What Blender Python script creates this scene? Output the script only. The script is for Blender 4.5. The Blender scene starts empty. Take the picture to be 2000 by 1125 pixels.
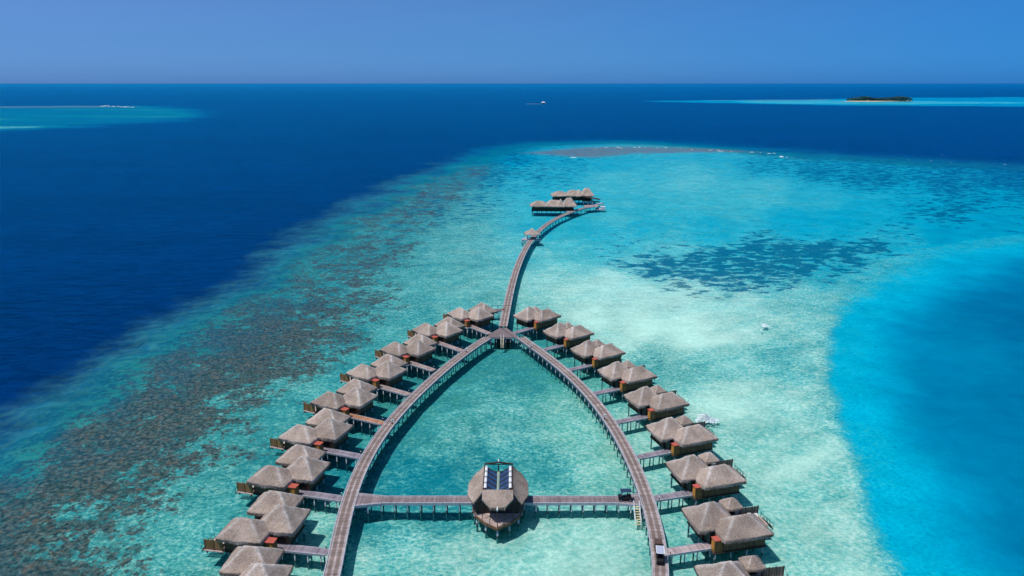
import bpy, math, random
import numpy as np
random.seed(7)
R_ = math.radians
F, H, HY = 1400.0, 72.0, 163.0
PITCH = math.atan((562.5-HY)/F); SP, CP = math.sin(PITCH), math.cos(PITCH)
def un(px, py, z=0.0):
    """map coordinates of the survey photograph -> metres on the level z"""
    u = (px-1000)/F; v = (py-562.5)/F; t = (H-z)/(SP+v*CP)
    return (u*t, t*(CP-v*SP), z)
scn = bpy.context.scene
col = scn.collection

# ------------------------------------------------------------------ helpers
def tag(o, label=None, cat=None, group=None, kind=None):
    if label: o['label'] = label
    if cat: o['category'] = cat
    if group: o['group'] = group
    if kind: o['kind'] = kind
    return o
def empty(name, loc=(0, 0, 0), rz=0.0):
    o = bpy.data.objects.new(name, None); o.empty_display_size = .5
    col.objects.link(o); o.location = loc; o.rotation_euler = (0, 0, rz); return o
class MB:
    def __init__(s): s.v = []; s.f = []; s.uv = None
    def add(s, vs, fs):
        n = len(s.v); s.v += [tuple(map(float, p)) for p in vs]; s.f += [tuple(i+n for i in f) for f in fs]; return s
    def box(s, x0, x1, y0, y1, z0, z1):
        return s.add([(x0,y0,z0),(x1,y0,z0),(x1,y1,z0),(x0,y1,z0),(x0,y0,z1),(x1,y0,z1),(x1,y1,z1),(x0,y1,z1)],
                     [(3,2,1,0),(4,5,6,7),(0,1,5,4),(1,2,6,5),(2,3,7,6),(3,0,4,7)])
    def rbox(s, cx, cy, L, W, z0, z1, a):
        c, n = math.cos(a), math.sin(a)
        P = [(cx+x*c-y*n, cy+x*n+y*c) for x, y in ((-L/2,-W/2),(L/2,-W/2),(L/2,W/2),(-L/2,W/2))]
        return s.prism(P, z0, z1)
    def prism(s, P, z0, z1):
        n = len(P); z1s = z1 if hasattr(z1, '__len__') else [z1]*n; z0s = z0 if hasattr(z0, '__len__') else [z0]*n
        return s.add([(p[0],p[1],z) for p, z in zip(P, z0s)]+[(p[0],p[1],z) for p, z in zip(P, z1s)],
                     [tuple(range(n))[::-1], tuple(range(n, 2*n))]+[(i,(i+1)%n,n+(i+1)%n,n+i) for i in range(n)])
    def tube(s, a, b, r0, r1=None, n=8):
        r1 = r0 if r1 is None else r1
        a = np.array(a, float); b = np.array(b, float); d = b-a; d /= np.linalg.norm(d)
        q = np.cross(d, (1,0,0) if abs(d[2]) > .5 else (0,0,1)); q /= np.linalg.norm(q); w = np.cross(d, q)
        V = []
        for P, r in ((a, r0), (b, r1)):
            for k in range(n):
                t = 2*math.pi*k/n; V.append(P+r*(q*math.cos(t)+w*math.sin(t)))
        return s.add(V, [tuple(range(n)), tuple(range(n, 2*n))[::-1]]+[(k, n+k, n+(k+1)%n, (k+1)%n) for k in range(n)])
    def beam(s, a, b, w, h):
        a = np.array(a, float); b = np.array(b, float); d = b-a; L = np.linalg.norm(d); d /= L
        q = np.cross(d, (0,0,1.)); nq = np.linalg.norm(q); q = q/nq if nq > 1e-6 else np.array((1.,0,0)); u = np.cross(q, d)
        V = [P+q*sx*w/2+u*sz*h/2 for P in (a, b) for sx, sz in ((-1,-1),(1,-1),(1,1),(-1,1))]
        return s.add(V, [(0,1,2,3),(7,6,5,4),(0,4,5,1),(1,5,6,2),(2,6,7,3),(3,7,4,0)])
    def build(s, name, m, parent=None, smooth=False):
        me = bpy.data.meshes.new(name); me.from_pydata(s.v, [], s.f)
        me.materials.append(m)
        if s.uv is not None:
            uvl = me.uv_layers.new(name='UVMap'); vi = np.empty(len(me.loops), int); me.loops.foreach_get('vertex_index', vi)
            uvl.data.foreach_set('uv', np.array(s.uv, float)[vi].ravel())
        if smooth: me.polygons.foreach_set('use_smooth', [True]*len(me.polygons))
        me.update()
        o = bpy.data.objects.new(name, me); col.objects.link(o); o.parent = parent; return o
def kids(o): return [c for c in bpy.data.objects if c.parent == o]
def copy_tree(o, parent=None):
    c = o.copy(); col.objects.link(c); c.parent = parent
    for ch in kids(o): copy_tree(ch, c)
    return c

# ------------------------------------------------------------------ materials
def s2l(c):
    r = []
    for x in c[:3]:
        x = x/255.; r.append(x/12.92 if x <= .04045 else ((x+.055)/1.055)**2.4)
    return tuple(r)+(1.,)
class NT:
    def __init__(s, name):
        s.m = bpy.data.materials.new(name); s.m.use_nodes = True; s.t = s.m.node_tree; s.t.nodes.clear()
        s.out = s.n('ShaderNodeOutputMaterial')
    def n(s, t, **k):
        x = s.t.nodes.new(t)
        for a, b in k.items(): setattr(x, a, b)
        return x
    def l(s, a, b): s.t.links.new(a, b)
    def set(s, inp, v):
        if hasattr(v, 'is_output') or isinstance(v, bpy.types.NodeSocket): s.l(v, inp)
        else: inp.default_value = v
    def noise(s, vec, scale, detail=3, rough=.5, dist=0.):
        x = s.n('ShaderNodeTexNoise'); s.l(vec, x.inputs['Vector']); x.inputs['Scale'].default_value = scale
        x.inputs['Detail'].default_value = detail; x.inputs['Roughness'].default_value = rough; x.inputs['Distortion'].default_value = dist
        return x.outputs['Fac']
    def math(s, op, a, b=0., c=0., clamp=False):
        x = s.n('ShaderNodeMath', operation=op, use_clamp=clamp); s.set(x.inputs[0], a); s.set(x.inputs[1], b); s.set(x.inputs[2], c); return x.outputs[0]
    def mr(s, v, a, b, c=0., d=1., smooth=True):
        x = s.n('ShaderNodeMapRange'); x.interpolation_type = 'SMOOTHSTEP' if smooth else 'LINEAR'
        s.set(x.inputs[0], v)
        for i, q in zip((1, 2, 3, 4), (a, b, c, d)): s.set(x.inputs[i], q)
        return x.outputs[0]
    def mix(s, f, a, b, blend='MIX'):
        x = s.n('ShaderNodeMix', data_type='RGBA', blend_type=blend); x.clamp_result = False
        s.set(x.inputs[0], f); s.set(x.inputs[6], a); s.set(x.inputs[7], b); return x.outputs[2]
    def mapv(s, vec, sc, rot=(0, 0, 0)):
        x = s.n('ShaderNodeMapping'); s.l(vec, x.inputs[0]); x.inputs['Scale'].default_value = sc; x.inputs['Rotation'].default_value = rot; return x.outputs[0]
    def scale(s, colr, f):
        x = s.n('ShaderNodeVectorMath', operation='SCALE'); s.set(x.inputs[0], colr if isinstance(colr, bpy.types.NodeSocket) else tuple(colr[:3])); s.set(x.inputs[3], f); return x.outputs[0]
    def bsdf(s, colr, rough=.8, bump=None, bd=.02, bs=1., spec=.3, metal=0.):
        b = s.n('ShaderNodeBsdfPrincipled'); s.set(b.inputs['Base Color'], colr); s.set(b.inputs['Roughness'], rough)
        b.inputs['Specular IOR Level'].default_value = spec; b.inputs['Metallic'].default_value = metal
        if bump is not None:
            x = s.n('ShaderNodeBump'); x.inputs['Distance'].default_value = bd; x.inputs['Strength'].default_value = bs
            s.l(bump, x.inputs['Height']); s.l(x.outputs[0], b.inputs['Normal'])
        s.l(b.outputs[0], s.out.inputs[0]); return s.m

def m_thatch():
    t = NT('thatch'); oi = t.n('ShaderNodeObjectInfo').outputs['Random']; tv = t.n('ShaderNodeVectorMath', operation='ADD'); t.l(t.n('ShaderNodeTexCoord').outputs['Object'], tv.inputs[0]); t.l(t.scale((40, 17, 9), oi), tv.inputs[1]); tc = tv.outputs[0]
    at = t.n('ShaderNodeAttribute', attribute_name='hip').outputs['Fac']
    fine = t.noise(tc, 7.5, 4, .75); mid = t.noise(tc, 1.6, 3, .6); big = t.noise(tc, .35, 2)
    strk = t.noise(t.mapv(tc, (7, 7, 1.2)), 1.0, 3, .7)
    v = t.math('ADD', t.mr(fine, .3, .7, .56, 1.44), t.mr(strk, .3, .7, -.2, .2))
    v = t.math('MULTIPLY', v, t.mr(mid, .25, .75, .87, 1.12)); v = t.math('MULTIPLY', v, t.mr(big, .35, .65, .82, 1.12))
    v = t.math('MULTIPLY', v, t.mr(oi, 0, 1, .86, 1.12, False))
    c = t.mix(t.mr(mid, .35, .65), (.385, .300, .240, 1), (.330, .270, .235, 1))
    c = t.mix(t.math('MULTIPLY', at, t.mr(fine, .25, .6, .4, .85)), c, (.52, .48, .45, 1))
    h = t.math('ADD', fine, t.math('MULTIPLY', strk, .6))
    return t.bsdf(t.scale(c, v), .95, h, .09, .8, .1)
def m_wood(name, c0, c1, plank=(1, 1, 1), ps=6.0, var=.25):
    t = NT(name); tc = t.n('ShaderNodeTexCoord').outputs['Object']
    sx = t.n('ShaderNodeSeparateXYZ'); t.l(tc, sx.inputs[0])
    u = t.math('ADD', sx.outputs[0], sx.outputs[1]); pl = t.math('MULTIPLY', u, ps)
    wn = t.n('ShaderNodeTexWhiteNoise', noise_dimensions='1D'); t.l(t.math('FLOOR', pl), wn.inputs['W'])
    gap = t.mr(t.math('PINGPONG', pl, .5), 0., .1, .55, 1.)
    g = t.noise(t.mapv(tc, (6, 6, .8)), 1.5, 3, .6); b = t.noise(tc, .7, 2)
    c = t.mix(t.mr(b, .35, .65), c0, c1)
    v = t.math('MULTIPLY', t.mr(wn.outputs['Value'], 0, 1, 1-var, 1+var, False), t.mr(g, .3, .7, .8, 1.2)); v = t.math('MULTIPLY', v, gap)
    return t.bsdf(t.scale(c, v), .8, g, .01, .5, .2)
def m_deck(name, c0, edge, track, pw=.15, tracks=True, dark=.8):
    """planks laid across the walk: u = 0..1 across, v = metres along"""
    t = NT(name); uv = t.n('ShaderNodeUVMap', uv_map='UVMap').outputs[0]; sx = t.n('ShaderNodeSeparateXYZ'); t.l(uv, sx.inputs[0])
    tc = t.n('ShaderNodeTexCoord').outputs['Object']
    k = t.math('DIVIDE', sx.outputs[1], pw); wn = t.n('ShaderNodeTexWhiteNoise', noise_dimensions='1D'); t.l(t.math('FLOOR', k), wn.inputs['W'])
    k2 = t.math('DIVIDE', sx.outputs[1], 1.3); wn2 = t.n('ShaderNodeTexWhiteNoise', noise_dimensions='1D'); t.l(t.math('FLOOR', k2), wn2.inputs['W'])
    gap = t.mr(t.math('PINGPONG', k, .5), 0., .12, .5, 1.)
    nz = t.noise(tc, 1.2, 3, .6); fz = t.noise(tc, 9, 2, .6)
    ce = t.math('ABSOLUTE', t.math('SUBTRACT', sx.outputs[0], .5))
    c = c0
    if tracks:
        tr = t.math('SUBTRACT', 1., t.mr(ce, .03, .11)); c = t.mix(t.math('MULTIPLY', tr, t.mr(nz, .3, .6, .35, .95)), c, track)
    ed = t.mr(ce, .29, .36); c = t.mix(t.math('MULTIPLY', ed, t.mr(nz, .2, .7, .6, 1.)), c, edge)
    v = t.math('MULTIPLY', t.mr(wn.outputs['Value'], 0, 1, .78, 1.2, False), t.mr(wn2.outputs['Value'], 0, 1, .85, 1.12, False))
    v = t.math('MULTIPLY', v, t.mr(nz, .3, .7, .88, 1.1)); v = t.math('MULTIPLY', v, t.mr(fz, .3, .7, .9, 1.1)); v = t.math('MULTIPLY', v, gap)
    return t.bsdf(t.scale(c, v), .8, None, spec=.2)
def m_plain(name, c, rough=.6, var=.12, sc=2., spec=.3, metal=0.):
    t = NT(name); tc = t.n('ShaderNodeTexCoord').outputs['Object']; nz = t.noise(tc, sc, 3, .6)
    return t.bsdf(t.scale(c, t.mr(nz, .3, .7, 1-var, 1+var)), rough, nz, .01, .3, spec, metal)
def m_pile():
    t = NT('concrete_pile'); g = t.n('ShaderNodeNewGeometry'); sx = t.n('ShaderNodeSeparateXYZ'); t.l(g.outputs['Position'], sx.inputs[0])
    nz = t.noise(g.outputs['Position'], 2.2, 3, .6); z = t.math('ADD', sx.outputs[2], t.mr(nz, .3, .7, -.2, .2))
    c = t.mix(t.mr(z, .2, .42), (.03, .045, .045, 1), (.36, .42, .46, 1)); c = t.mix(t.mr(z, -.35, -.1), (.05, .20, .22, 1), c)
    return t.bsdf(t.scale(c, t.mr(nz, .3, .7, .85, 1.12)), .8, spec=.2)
THATCH = m_thatch()
WALL = m_wood('timber_wall', (.165, .092, .052, 1), (.130, .076, .046, 1), ps=5.5)
WALLD = m_wood('dark_timber', (.055, .042, .032, 1), (.045, .035, .028, 1), ps=5.5)
FENCE = m_wood('fence_timber', (.30, .15, .058, 1), (.24, .125, .052, 1), ps=7)
REED = m_wood('reed_screen', (.20, .20, .15, 1), (.15, .16, .13, 1), ps=9, var=.4)
ORANGE = m_wood('varnished_teak', (.66, .28, .05, 1), (.56, .24, .045, 1), ps=4, var=.12)
REDROOF = m_plain('red_felt', (.44, .095, .065, 1), .8, .15, 3.)
PINKDECK = m_wood('pale_deck_wood', (.50, .38, .33, 1), (.42, .33, .30, 1), ps=7, var=.1)
DARKIN = m_plain('interior_shade', (.012, .013, .016, 1), .5)  # near-black, the shade inside the porch put into the colour
DECK = m_deck('boardwalk_planks', (.225, .168, .150, 1), (.42, .375, .375, 1), (.42, .36, .345, 1))
DECKC = m_deck('crosswalk_planks', (.225, .18, .185, 1), (.33, .29, .31, 1), (.3, .26, .26, 1), pw=.22, tracks=False)
JGREY = m_deck('jetty_planks_grey', (.235, .205, .24, 1), (.30, .27, .31, 1), (.3, .3, .3, 1), pw=.34, tracks=False)
JPINK = m_deck('jetty_planks_pale', (.40, .32, .32, 1), (.46, .38, .38, 1), (.3, .3, .3, 1), pw=.34, tracks=False)
JORNG = m_deck('jetty_planks_new', (.42, .20, .11, 1), (.42, .24, .16, 1), (.3, .3, .3, 1), pw=.34, tracks=False)
JTAN = m_deck('jetty_planks_tan', (.34, .25, .22, 1), (.40, .33, .33, 1), (.3, .3, .3, 1), pw=.34, tracks=False)
BEAM = m_plain('weathered_beam', (.40, .39, .43, 1), .8, .15, 2.)
BEAMD = m_plain('side_joist', (.16, .16, .19, 1), .8, .2, 2.)
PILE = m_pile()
WHITE = m_plain('white_paint', (.8, .8, .8, 1), .5, .05)
BLACK = m_plain('black_plastic', (.012, .013, .016, 1), .4)
NAVY = m_plain('navy_canopy', (.02, .045, .10, 1), .6)
SILVER = m_plain('silver_roof_panel', (.42, .46, .56, 1), .35, .05, 4., .5)
BROWNP = m_plain('brown_tray', (.10, .062, .05, 1), .6)
GLASS = m_plain('dark_glass', (.03, .06, .13, 1), .08, .2, 3., .6)
BLUEPAN = m_plain('blue_glass_panel', (.03, .065, .15, 1), .12, .4, 1.5, .6)
GREENW = m_plain('pale_green_gutter', (.30, .40, .32, 1), .6, .3, 3.)
YELLOW = m_plain('yellow_tread', (.66, .56, .32, 1), .8, .15)
ROPE = m_plain('rusty_red', (.35, .06, .04, 1), .7)
CUSH = m_plain('cream_cushion', (.72, .70, .66, 1), .8, .05)
SKIN = m_plain('skin', (.42, .24, .16, 1), .6, .05)
def m_foam():
    t = NT('white_foam'); tc = t.n('ShaderNodeTexCoord').outputs['Object']; nz = t.noise(tc, 3., 4, .7)
    return t.bsdf(t.mix(t.mr(nz, .38, .55), (.45, .66, .68, 1), (.82, .86, .87, 1)), .7, nz, .2, 1., .3)
FOAM = m_foam()

# ------------------------------------------------------------------ the lagoon floor
def vhash(ix, iy, seed):
    n = (ix.astype(np.int64)*374761393+iy.astype(np.int64)*668265263+seed*974711) & 0x7fffffff
    n = ((n ^ (n >> 13))*1274126177) & 0x7fffffff; n = (n ^ (n >> 16)) & 0xffff
    return n/65535.
def vnoise(x, y, seed=0):
    ix = np.floor(x); iy = np.floor(y); fx = x-ix; fy = y-iy; fx = fx*fx*(3-2*fx); fy = fy*fy*(3-2*fy); ix = ix.astype(np.int64); iy = iy.astype(np.int64)
    a = vhash(ix, iy, seed); b = vhash(ix+1, iy, seed); c = vhash(ix, iy+1, seed); d = vhash(ix+1, iy+1, seed)
    return (a*(1-fx)+b*fx)*(1-fy)+(c*(1-fx)+d*fx)*fy
def fbm(x, y, sc, oc=4, seed=0):
    r = 0; a = .5; t = 0
    for k in range(oc): r = r+a*vnoise(x/sc+k*17.3, y/sc+k*9.1, seed+k); t += a; a *= .55; sc /= 2.03
    return r/t-.5
def sst(x, a, b):
    t = np.clip((x-a)/(b-a), 0, 1); return t*t*(3-2*t)
def poly_sd(X, Y, P):
    """signed distance in metres to a polygon (positive inside)"""
    d = np.full(X.shape, 1e12); ins = np.zeros(X.shape, bool); n = len(P)
    for i in range(n):
        ax, ay = P[i]; bx, by = P[(i+1) % n]; ex, ey = bx-ax, by-ay
        t = np.clip(((X-ax)*ex+(Y-ay)*ey)/(ex*ex+ey*ey+1e-9), 0, 1)
        d = np.minimum(d, (X-ax-t*ex)**2+(Y-ay-t*ey)**2)
        if by != ay:
            c = ((ay > Y) != (by > Y)) & (X < (bx-ax)*(Y-ay)/(by-ay)+ax); ins ^= c
    d = np.sqrt(d); return np.where(ins, d, -d)
def W2(P): return [un(x, y)[:2] for x, y in P]
REEF = [(-900,1500),(-700,1250),(-260,1010),(-100,905),(0,850),(100,783),(200,718),(300,655),(400,590),(470,540),(540,488),(600,448),(680,402),(760,358),(840,326),(900,304),(960,289),(1020,283),(1100,279),(1200,277),(1300,281),(1400,288),(1500,296),(1600,304),(1700,310),(1800,315),(1900,321),(2000,328),(2300,345),(2700,370),(3600,420),(3600,1500)]
DEEPR = [(1850,1500),(1812,1200),(1775,1125),(1735,1050),(1700,980),(1672,900),(1655,840),(1642,780),(1630,730),(1622,690),(1635,640),(1668,595),(1715,556),(1780,523),(1860,498),(1950,480),(2050,468),(2300,455),(3600,430),(3600,1500)]
EXPO = [(1030,299),(1080,293),(1130,289),(1200,286),(1300,288),(1400,292),(1480,297),(1400,297),(1330,298),(1240,300),(1200,304),(1160,307),(1130,306)]
CORAL = [(215,1200),(229,1125),(224,1060),(280,1011),(336,955),(373,913),(406,880),(467,833),(500,800),(545,755),(600,722),(650,690),(690,660),(725,625),(745,585),(750,540),(765,510),(800,480),(840,440),(870,405),(920,365),(955,335),(965,322),(900,328),(840,352),(760,390),(680,435),(600,488),(540,530),(470,582),(400,640),(300,708),(200,778),(100,842),(0,905),(-300,1090),(-300,1200)]
LREEF = [(-900,212),(-400,209),(0,207),(140,206),(270,206),(350,209),(400,214),(425,222),(395,232),(330,238),(250,243),(160,249),(80,254),(0,258),(-400,290),(-900,330)]
LEXP = [(-900,211),(0,207.6),(120,206.9),(200,206.8),(262,207.6),(264,209.4),(180,210),(0,210.6),(-900,216)]
RREEF = [(1235,197.6),(1350,196),(1450,195),(1560,194.3),(1640,192.5),(1800,190.6),(2000,189.5),(3000,187),(3000,216),(2000,208.6),(1900,207.8),(1800,207),(1640,206),(1500,203.6),(1400,201.5),(1300,199.5)]
# px, py, depth, coral, weed, green
CP_ = [(0,1125,.30,.80,0,.2),(120,1090,.27,.85,0,.3),(215,1080,.24,.6,0,.4),(290,1090,.23,.0,0,.4),(400,1100,.22,0,0,.4),(0,1000,.32,.80,0,.2),(120,980,.28,.9,0,.2),(230,960,.26,.75,0,.3),
 (330,1000,.24,.02,0,.4),(370,960,.24,.0,0,.4),(20,905,.40,.35,0,.1),(100,860,.36,.5,0,.1),(200,860,.30,.8,0,.2),(330,850,.27,.85,0,.3),(250,920,.27,.8,0,.3),(420,850,.26,.35,0,.4),(450,900,.25,.03,0,.4),(200,780,.36,.5,0,.1),
 (330,740,.33,.7,0,.2),(430,760,.28,.85,0,.2),(520,760,.25,.35,0,.3),(520,830,.27,0,0,.4),(400,660,.36,.45,0,.1),(500,650,.31,.75,0,.2),(600,690,.27,.75,0,.2),(700,650,.26,.5,0,.2),(620,760,.23,.05,0,.3),(740,680,.24,.05,0,.2),
 (520,560,.36,.5,0,.1),(620,560,.31,.6,.1,.1),(700,600,.27,.5,.1,.1),(800,600,.22,.12,.05,.1),(900,570,.20,.0,.03,.1),(660,480,.33,.6,.1,.1),(760,460,.29,.45,.4,.1),(860,490,.22,.05,.15,.05),(930,500,.20,0,.05,0),
 (760,390,.32,.6,.2,.1),(840,400,.27,.3,.65,0),(920,400,.24,0,.5,0),(960,450,.22,0,.2,0),(880,340,.32,.75,.2,0),(960,340,.28,.1,.75,0),(1020,370,.22,0,.35,0),(1050,340,.24,0,.6,0),(1100,330,.24,0,.45,0),(1000,310,.36,.1,.7,0),(960,300,.42,0,.4,0),
 (1100,310,.28,0,.5,0),(1200,320,.25,0,.3,0),(1300,310,.22,0,.3,0),(1400,310,.23,0,.3,0),(1500,325,.27,0,.6,.1),(1600,335,.32,.1,.7,.2),(1700,350,.33,.1,.75,.2),(1850,355,.36,.1,.75,.2),(1980,350,.40,.1,.8,.2),(1950,385,.34,0,.6,0),
 (1200,350,.18,0,.05,0),(1350,345,.16,0,0,0),(1500,370,.18,0,.02,0),(1400,400,.20,0,0,.1),(1600,390,.24,0,.03,0),(1700,400,.28,0,.1,0),(1850,420,.32,0,.7,0),(1780,385,.31,0,.45,0),(1950,440,.36,0,.25,0),
 (1100,400,.22,0,.05,0),(1200,420,.20,0,.02,.1),(1080,450,.24,0,.05,.1),(1160,452,.25,0,.2,0),(1250,440,.24,0,.03,0),(1400,450,.27,0,.05,0),(1550,440,.30,0,.08,0),(1650,440,.31,0,.2,0),
 (1040,500,.20,0,.05,0),(1120,490,.24,0,.05,0),(1200,490,.25,0,.35,0),(1300,490,.22,0,.35,0),(1290,520,.20,0,.85,0),(1225,520,.19,0,.6,0),(1350,535,.2,0,.9,0),(1450,525,.24,0,.95,0),(1560,520,.26,0,.9,0),(1650,515,.28,0,.8,0),(1400,510,.25,0,.85,0),(1500,490,.26,0,.9,0),(1600,500,.27,0,.85,0),(1700,490,.29,0,.75,0),(1760,475,.33,0,.4,0),(1850,460,.37,0,.12,0),(1430,550,.18,0,.8,0),(1340,555,.10,0,.6,0),(1520,545,.22,0,.75,0),(1620,540,.28,0,.45,0),
 (1100,530,.14,0,.0,0),(1200,545,.07,0,0,0),(1250,575,.05,0,.05,0),(1330,590,.06,0,.25,0),(1450,595,.10,0,.1,0),(1560,585,.16,0,0,0),(1600,620,.16,0,0,0),
 (1040,560,.14,0,.05,0),(1050,590,.12,0,.1,.1),(1120,580,.07,0,0,0),(1150,620,.04,0,0,0),(1250,640,.03,0,0,0),(1350,640,.05,0,0,0),(1450,650,.09,0,.03,0),(1550,660,.12,0,0,0),
 (1200,670,.10,0,.10,.1),(1270,700,.19,0,.25,.2),(1350,720,.15,0,.15,.2),(1450,720,.09,0,.07,0),(1560,720,.12,0,0,0),(1450,780,.09,0,.08,.1),(1560,790,.10,0,.1,.1),(1620,800,.14,0,.1,0),(1400,760,.08,0,.1,.1),
 (1350,860,.08,0,.03,.2),(1480,880,.09,0,.08,.3),(1600,880,.10,0,.15,.2),(1500,980,.10,0,.05,.3),(1620,980,.09,0,.06,.3),(1580,1080,.09,0,.03,.3),(1700,1080,.09,0,.03,.2),(1540,1120,.10,0,.03,.4),
 (985,680,.26,.05,.05,.6),(900,730,.26,.08,.05,.55),(1060,730,.25,.05,.05,.6),(980,740,.23,0,.03,.3),(860,780,.26,.12,.05,.55),(980,790,.19,0,.02,.2),(1110,790,.19,.06,.04,.5),(1000,850,.16,0,.0,.1),(900,840,.20,.02,.02,.3),(1140,860,.14,.08,0,.5),
 (830,870,.25,.1,.05,.4),(790,900,.32,.02,0,.0),(850,915,.33,0,0,0),(760,945,.30,0,0,0),(950,900,.25,0,.0,.1),(1080,920,.22,0,.05,.3),(1190,920,.13,.05,.0,.6),(1200,880,.12,.06,0,.6),
 (720,1010,.25,0,.0,.2),(800,1040,.20,0,.02,.2),(850,1015,.26,0,0,.1),(900,1080,.15,0,.02,.3),(1000,1080,.16,0,.04,.4),(1100,1060,.12,0,.02,.4),(1200,1070,.10,0,.0,.4),(1240,1030,.12,.02,.02,.5),(700,1100,.13,0,0,.3),(800,1110,.16,0,.02,.3),(1250,1120,.10,0,0,.5),
 (620,1060,.12,0,.02,.5),(610,1110,.13,0,0,.5),(640,1000,.14,0,.02,.4),(660,930,.34,0,.0,.1),(690,860,.28,.05,.05,.6),(640,920,.34,0,.0,0),(770,780,.27,.1,.05,.7),(830,720,.27,.1,.05,.7),(900,670,.27,.1,.05,.6),
 (1060,670,.26,.08,.05,.6),(1130,720,.24,.05,.03,.6),(1180,770,.20,.04,.02,.6),(1230,830,.14,.03,0,.5),(1250,900,.12,.03,0,.5),(1300,950,.12,.03,0,.5),(1300,1030,.12,.02,0,.5),(1340,1090,.12,.02,0,.5),
 (400,1000,.24,0,.0,.35),(380,1060,.24,0,0,.3),(560,870,.27,0,0,.4),(500,900,.27,0,.02,.4),(600,800,.27,0,0,.35),(650,740,.27,0,0,.3),(820,620,.26,0,0,.15),(880,600,.20,0,0,.1),(940,580,.19,0,.02,.1),(960,530,.19,0,.03,.05),(450,980,.25,0,.0,.4)]
def build_floor():
    cols = np.concatenate([np.linspace(-2600,-220,60), np.arange(-200,2201,4.0), np.linspace(2220,4600,60)])
    rows = np.concatenate([[163.35,163.6,164,164.6,165.4,166.5,168,170,172.5,175,178,181,184], np.arange(186,225,1.0), np.arange(225,330,1.6), np.arange(330,600,2.2), np.arange(600,1180,3.0), np.linspace(1190,1600,40)])
    PX, PY = np.meshgrid(cols, rows); u = (PX-1000)/F; v = (PY-562.5)/F; den = SP+v*CP
    t = H/den; X = u*t; Y = t*(CP-v*SP)
    near = Y < 900
    xs = X.ravel(); ys = Y.ravel()
    w1 = fbm(X, Y, 26, 5, 3); w2 = fbm(X, Y, 7, 4, 11); w3 = fbm(X, Y, 60, 3, 29)
    dist = np.hypot(X, Y)
    wob = w1*16+w2*5
    farw = np.clip(Y/600, 0, 1)
    sdR = poly_sd(X, Y, W2(REEF)) + wob*(1+3*farw)*.8
    sdD = poly_sd(X, Y, W2(DEEPR)) + (w1*4+w2*2.5)
    sdE = poly_sd(X, Y, W2(EXPO)) + w1*14+w2*6
    sdC = poly_sd(X, Y, W2(CORAL)) + w1*22+w2*9
    sdL = poly_sd(X, Y, W2(LREEF)) + w1*30+w3*120
    sdLE = poly_sd(X, Y, W2(LEXP)) + w3*25
    sdF = poly_sd(X, Y, W2(RREEF)) + w3*60
    # smooth control field
    P = np.array(CP_); q_ = (P[:, 1] < 470) & (P[:, 0] > 980); P[q_, 2] += .05; q_ = (P[:, 0] > 660) & (P[:, 0] < 1260) & (P[:, 1] > 640) & (P[:, 2] > .24); P[q_, 2] *= 1.14; q_ = (P[:, 0] > 660) & (P[:, 0] < 1260) & (P[:, 1] > 640) & (P[:, 2] < .2) & (P[:, 1] < 960); P[q_, 2] *= .88; q_ = (P[:, 0] > 1280) & (P[:, 0] < 1640) & (P[:, 1] > 850); P[q_, 2] += .025; q_ = (P[:, 0] > 690) & (P[:, 0] < 1230) & (P[:, 1] > 650) & (P[:, 1] < 900); P[q_, 5] *= 1.35; cw = np.zeros(X.shape); acc = [np.zeros(X.shape) for _ in range(4)]
    wx = PX+w1*60*np.clip(SP+v*CP, .05, 1)/.5; wy = PY+w3*30*np.clip(den, .05, 1)
    for q in P:
        ky = 1.25+.9*np.clip((700-q[1])/400, 0, 1)
        d2 = (wx-q[0])**2+((wy-q[1])*ky)**2; w = 1/(d2+350)**1.9; cw += w
        for k in range(4): acc[k] += w*q[2+k]
    D, C, G, Gr = [a/cw for a in acc]
    # reef edge
    fw = sst(PX, 850, 1050)*sst(-PY, -420, -330); e = sst(sdR, -9-85*fw, 13+22*farw+12*fw)
    D = D*e+(1.0)*(1-e); C = np.where((PX < 960) & (sdC > -40), sst(sdC, -16, 4)*(.86+.14*sst(sdC, -2, 8))*(.50+.34*sst(sdC, 2, 26)*sst(PY, 480, 720)+.14*sst(PY, 480, 720)+.14*sst(PY, 860, 1000)+w3*.4), C*(PX > 700))*sst(sdR, -4, 10); G = G*sst(sdR, 0, 15)
    Gr = Gr*e+.5*sst(sdR, -12, 6)*(1-sst(sdR, 10, 40))*sst(-PX, -960, -760)
    # right-hand basin
    dd = sst(sdD, -4, 3)
    k1 = sst(sdD, -5, 1.5); k2 = sst(sdD, 0, 26); k3 = sst(sdD, 15, 75)
    tw = sst(-PY, -640, -520); k1 = sst(sdD, -5-22*tw, 1.5+8*tw); k2 = sst(sdD, 3, 24+24*tw); k3 = np.clip((sdD-8)/62, 0, 1); DB = .12+k1*.25+k2*.14+k3*.12
    far_r = sst(PX, 1750, 2300)*(1-sst(PY, 480, 700))
    DB = DB+far_r*.03
    D = np.where(sdD > -14, np.maximum(D*(1-k1)+DB*k1, DB*k1), D); C *= 1-k1; G *= 1-k1; Gr *= 1-k1
    # far shoals
    stk = fbm(X*.15, Y, 60, 4, 51); kL = sst(sdL, -80, 110); D = D*(1-kL)+kL*(.44-.75*np.clip(stk, -.12, .3)); B2L = kL*.12
    kF = sst(sdF, -30, 40); D = D*(1-kF)+kF*.45
    sdS = poly_sd(X, Y, W2([(1400,197),(1560,195.5),(1700,196),(1900,198.5),(2100,200),(2000,202),(1780,204),(1600,203.5),(1480,201.5)]))+w3*90
    D = D-kF*.22*sst(sdS, -20, 60)
    E = np.maximum(sst(sdE, -16, 14), .7*sst(sdLE, -22, 20)); E = np.maximum(E, .55*sst(poly_sd(X, Y, W2([(1380,196.0),(1500,194.6),(1640,193.4),(1600,195.6),(1480,197)])), -15, 20))
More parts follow.
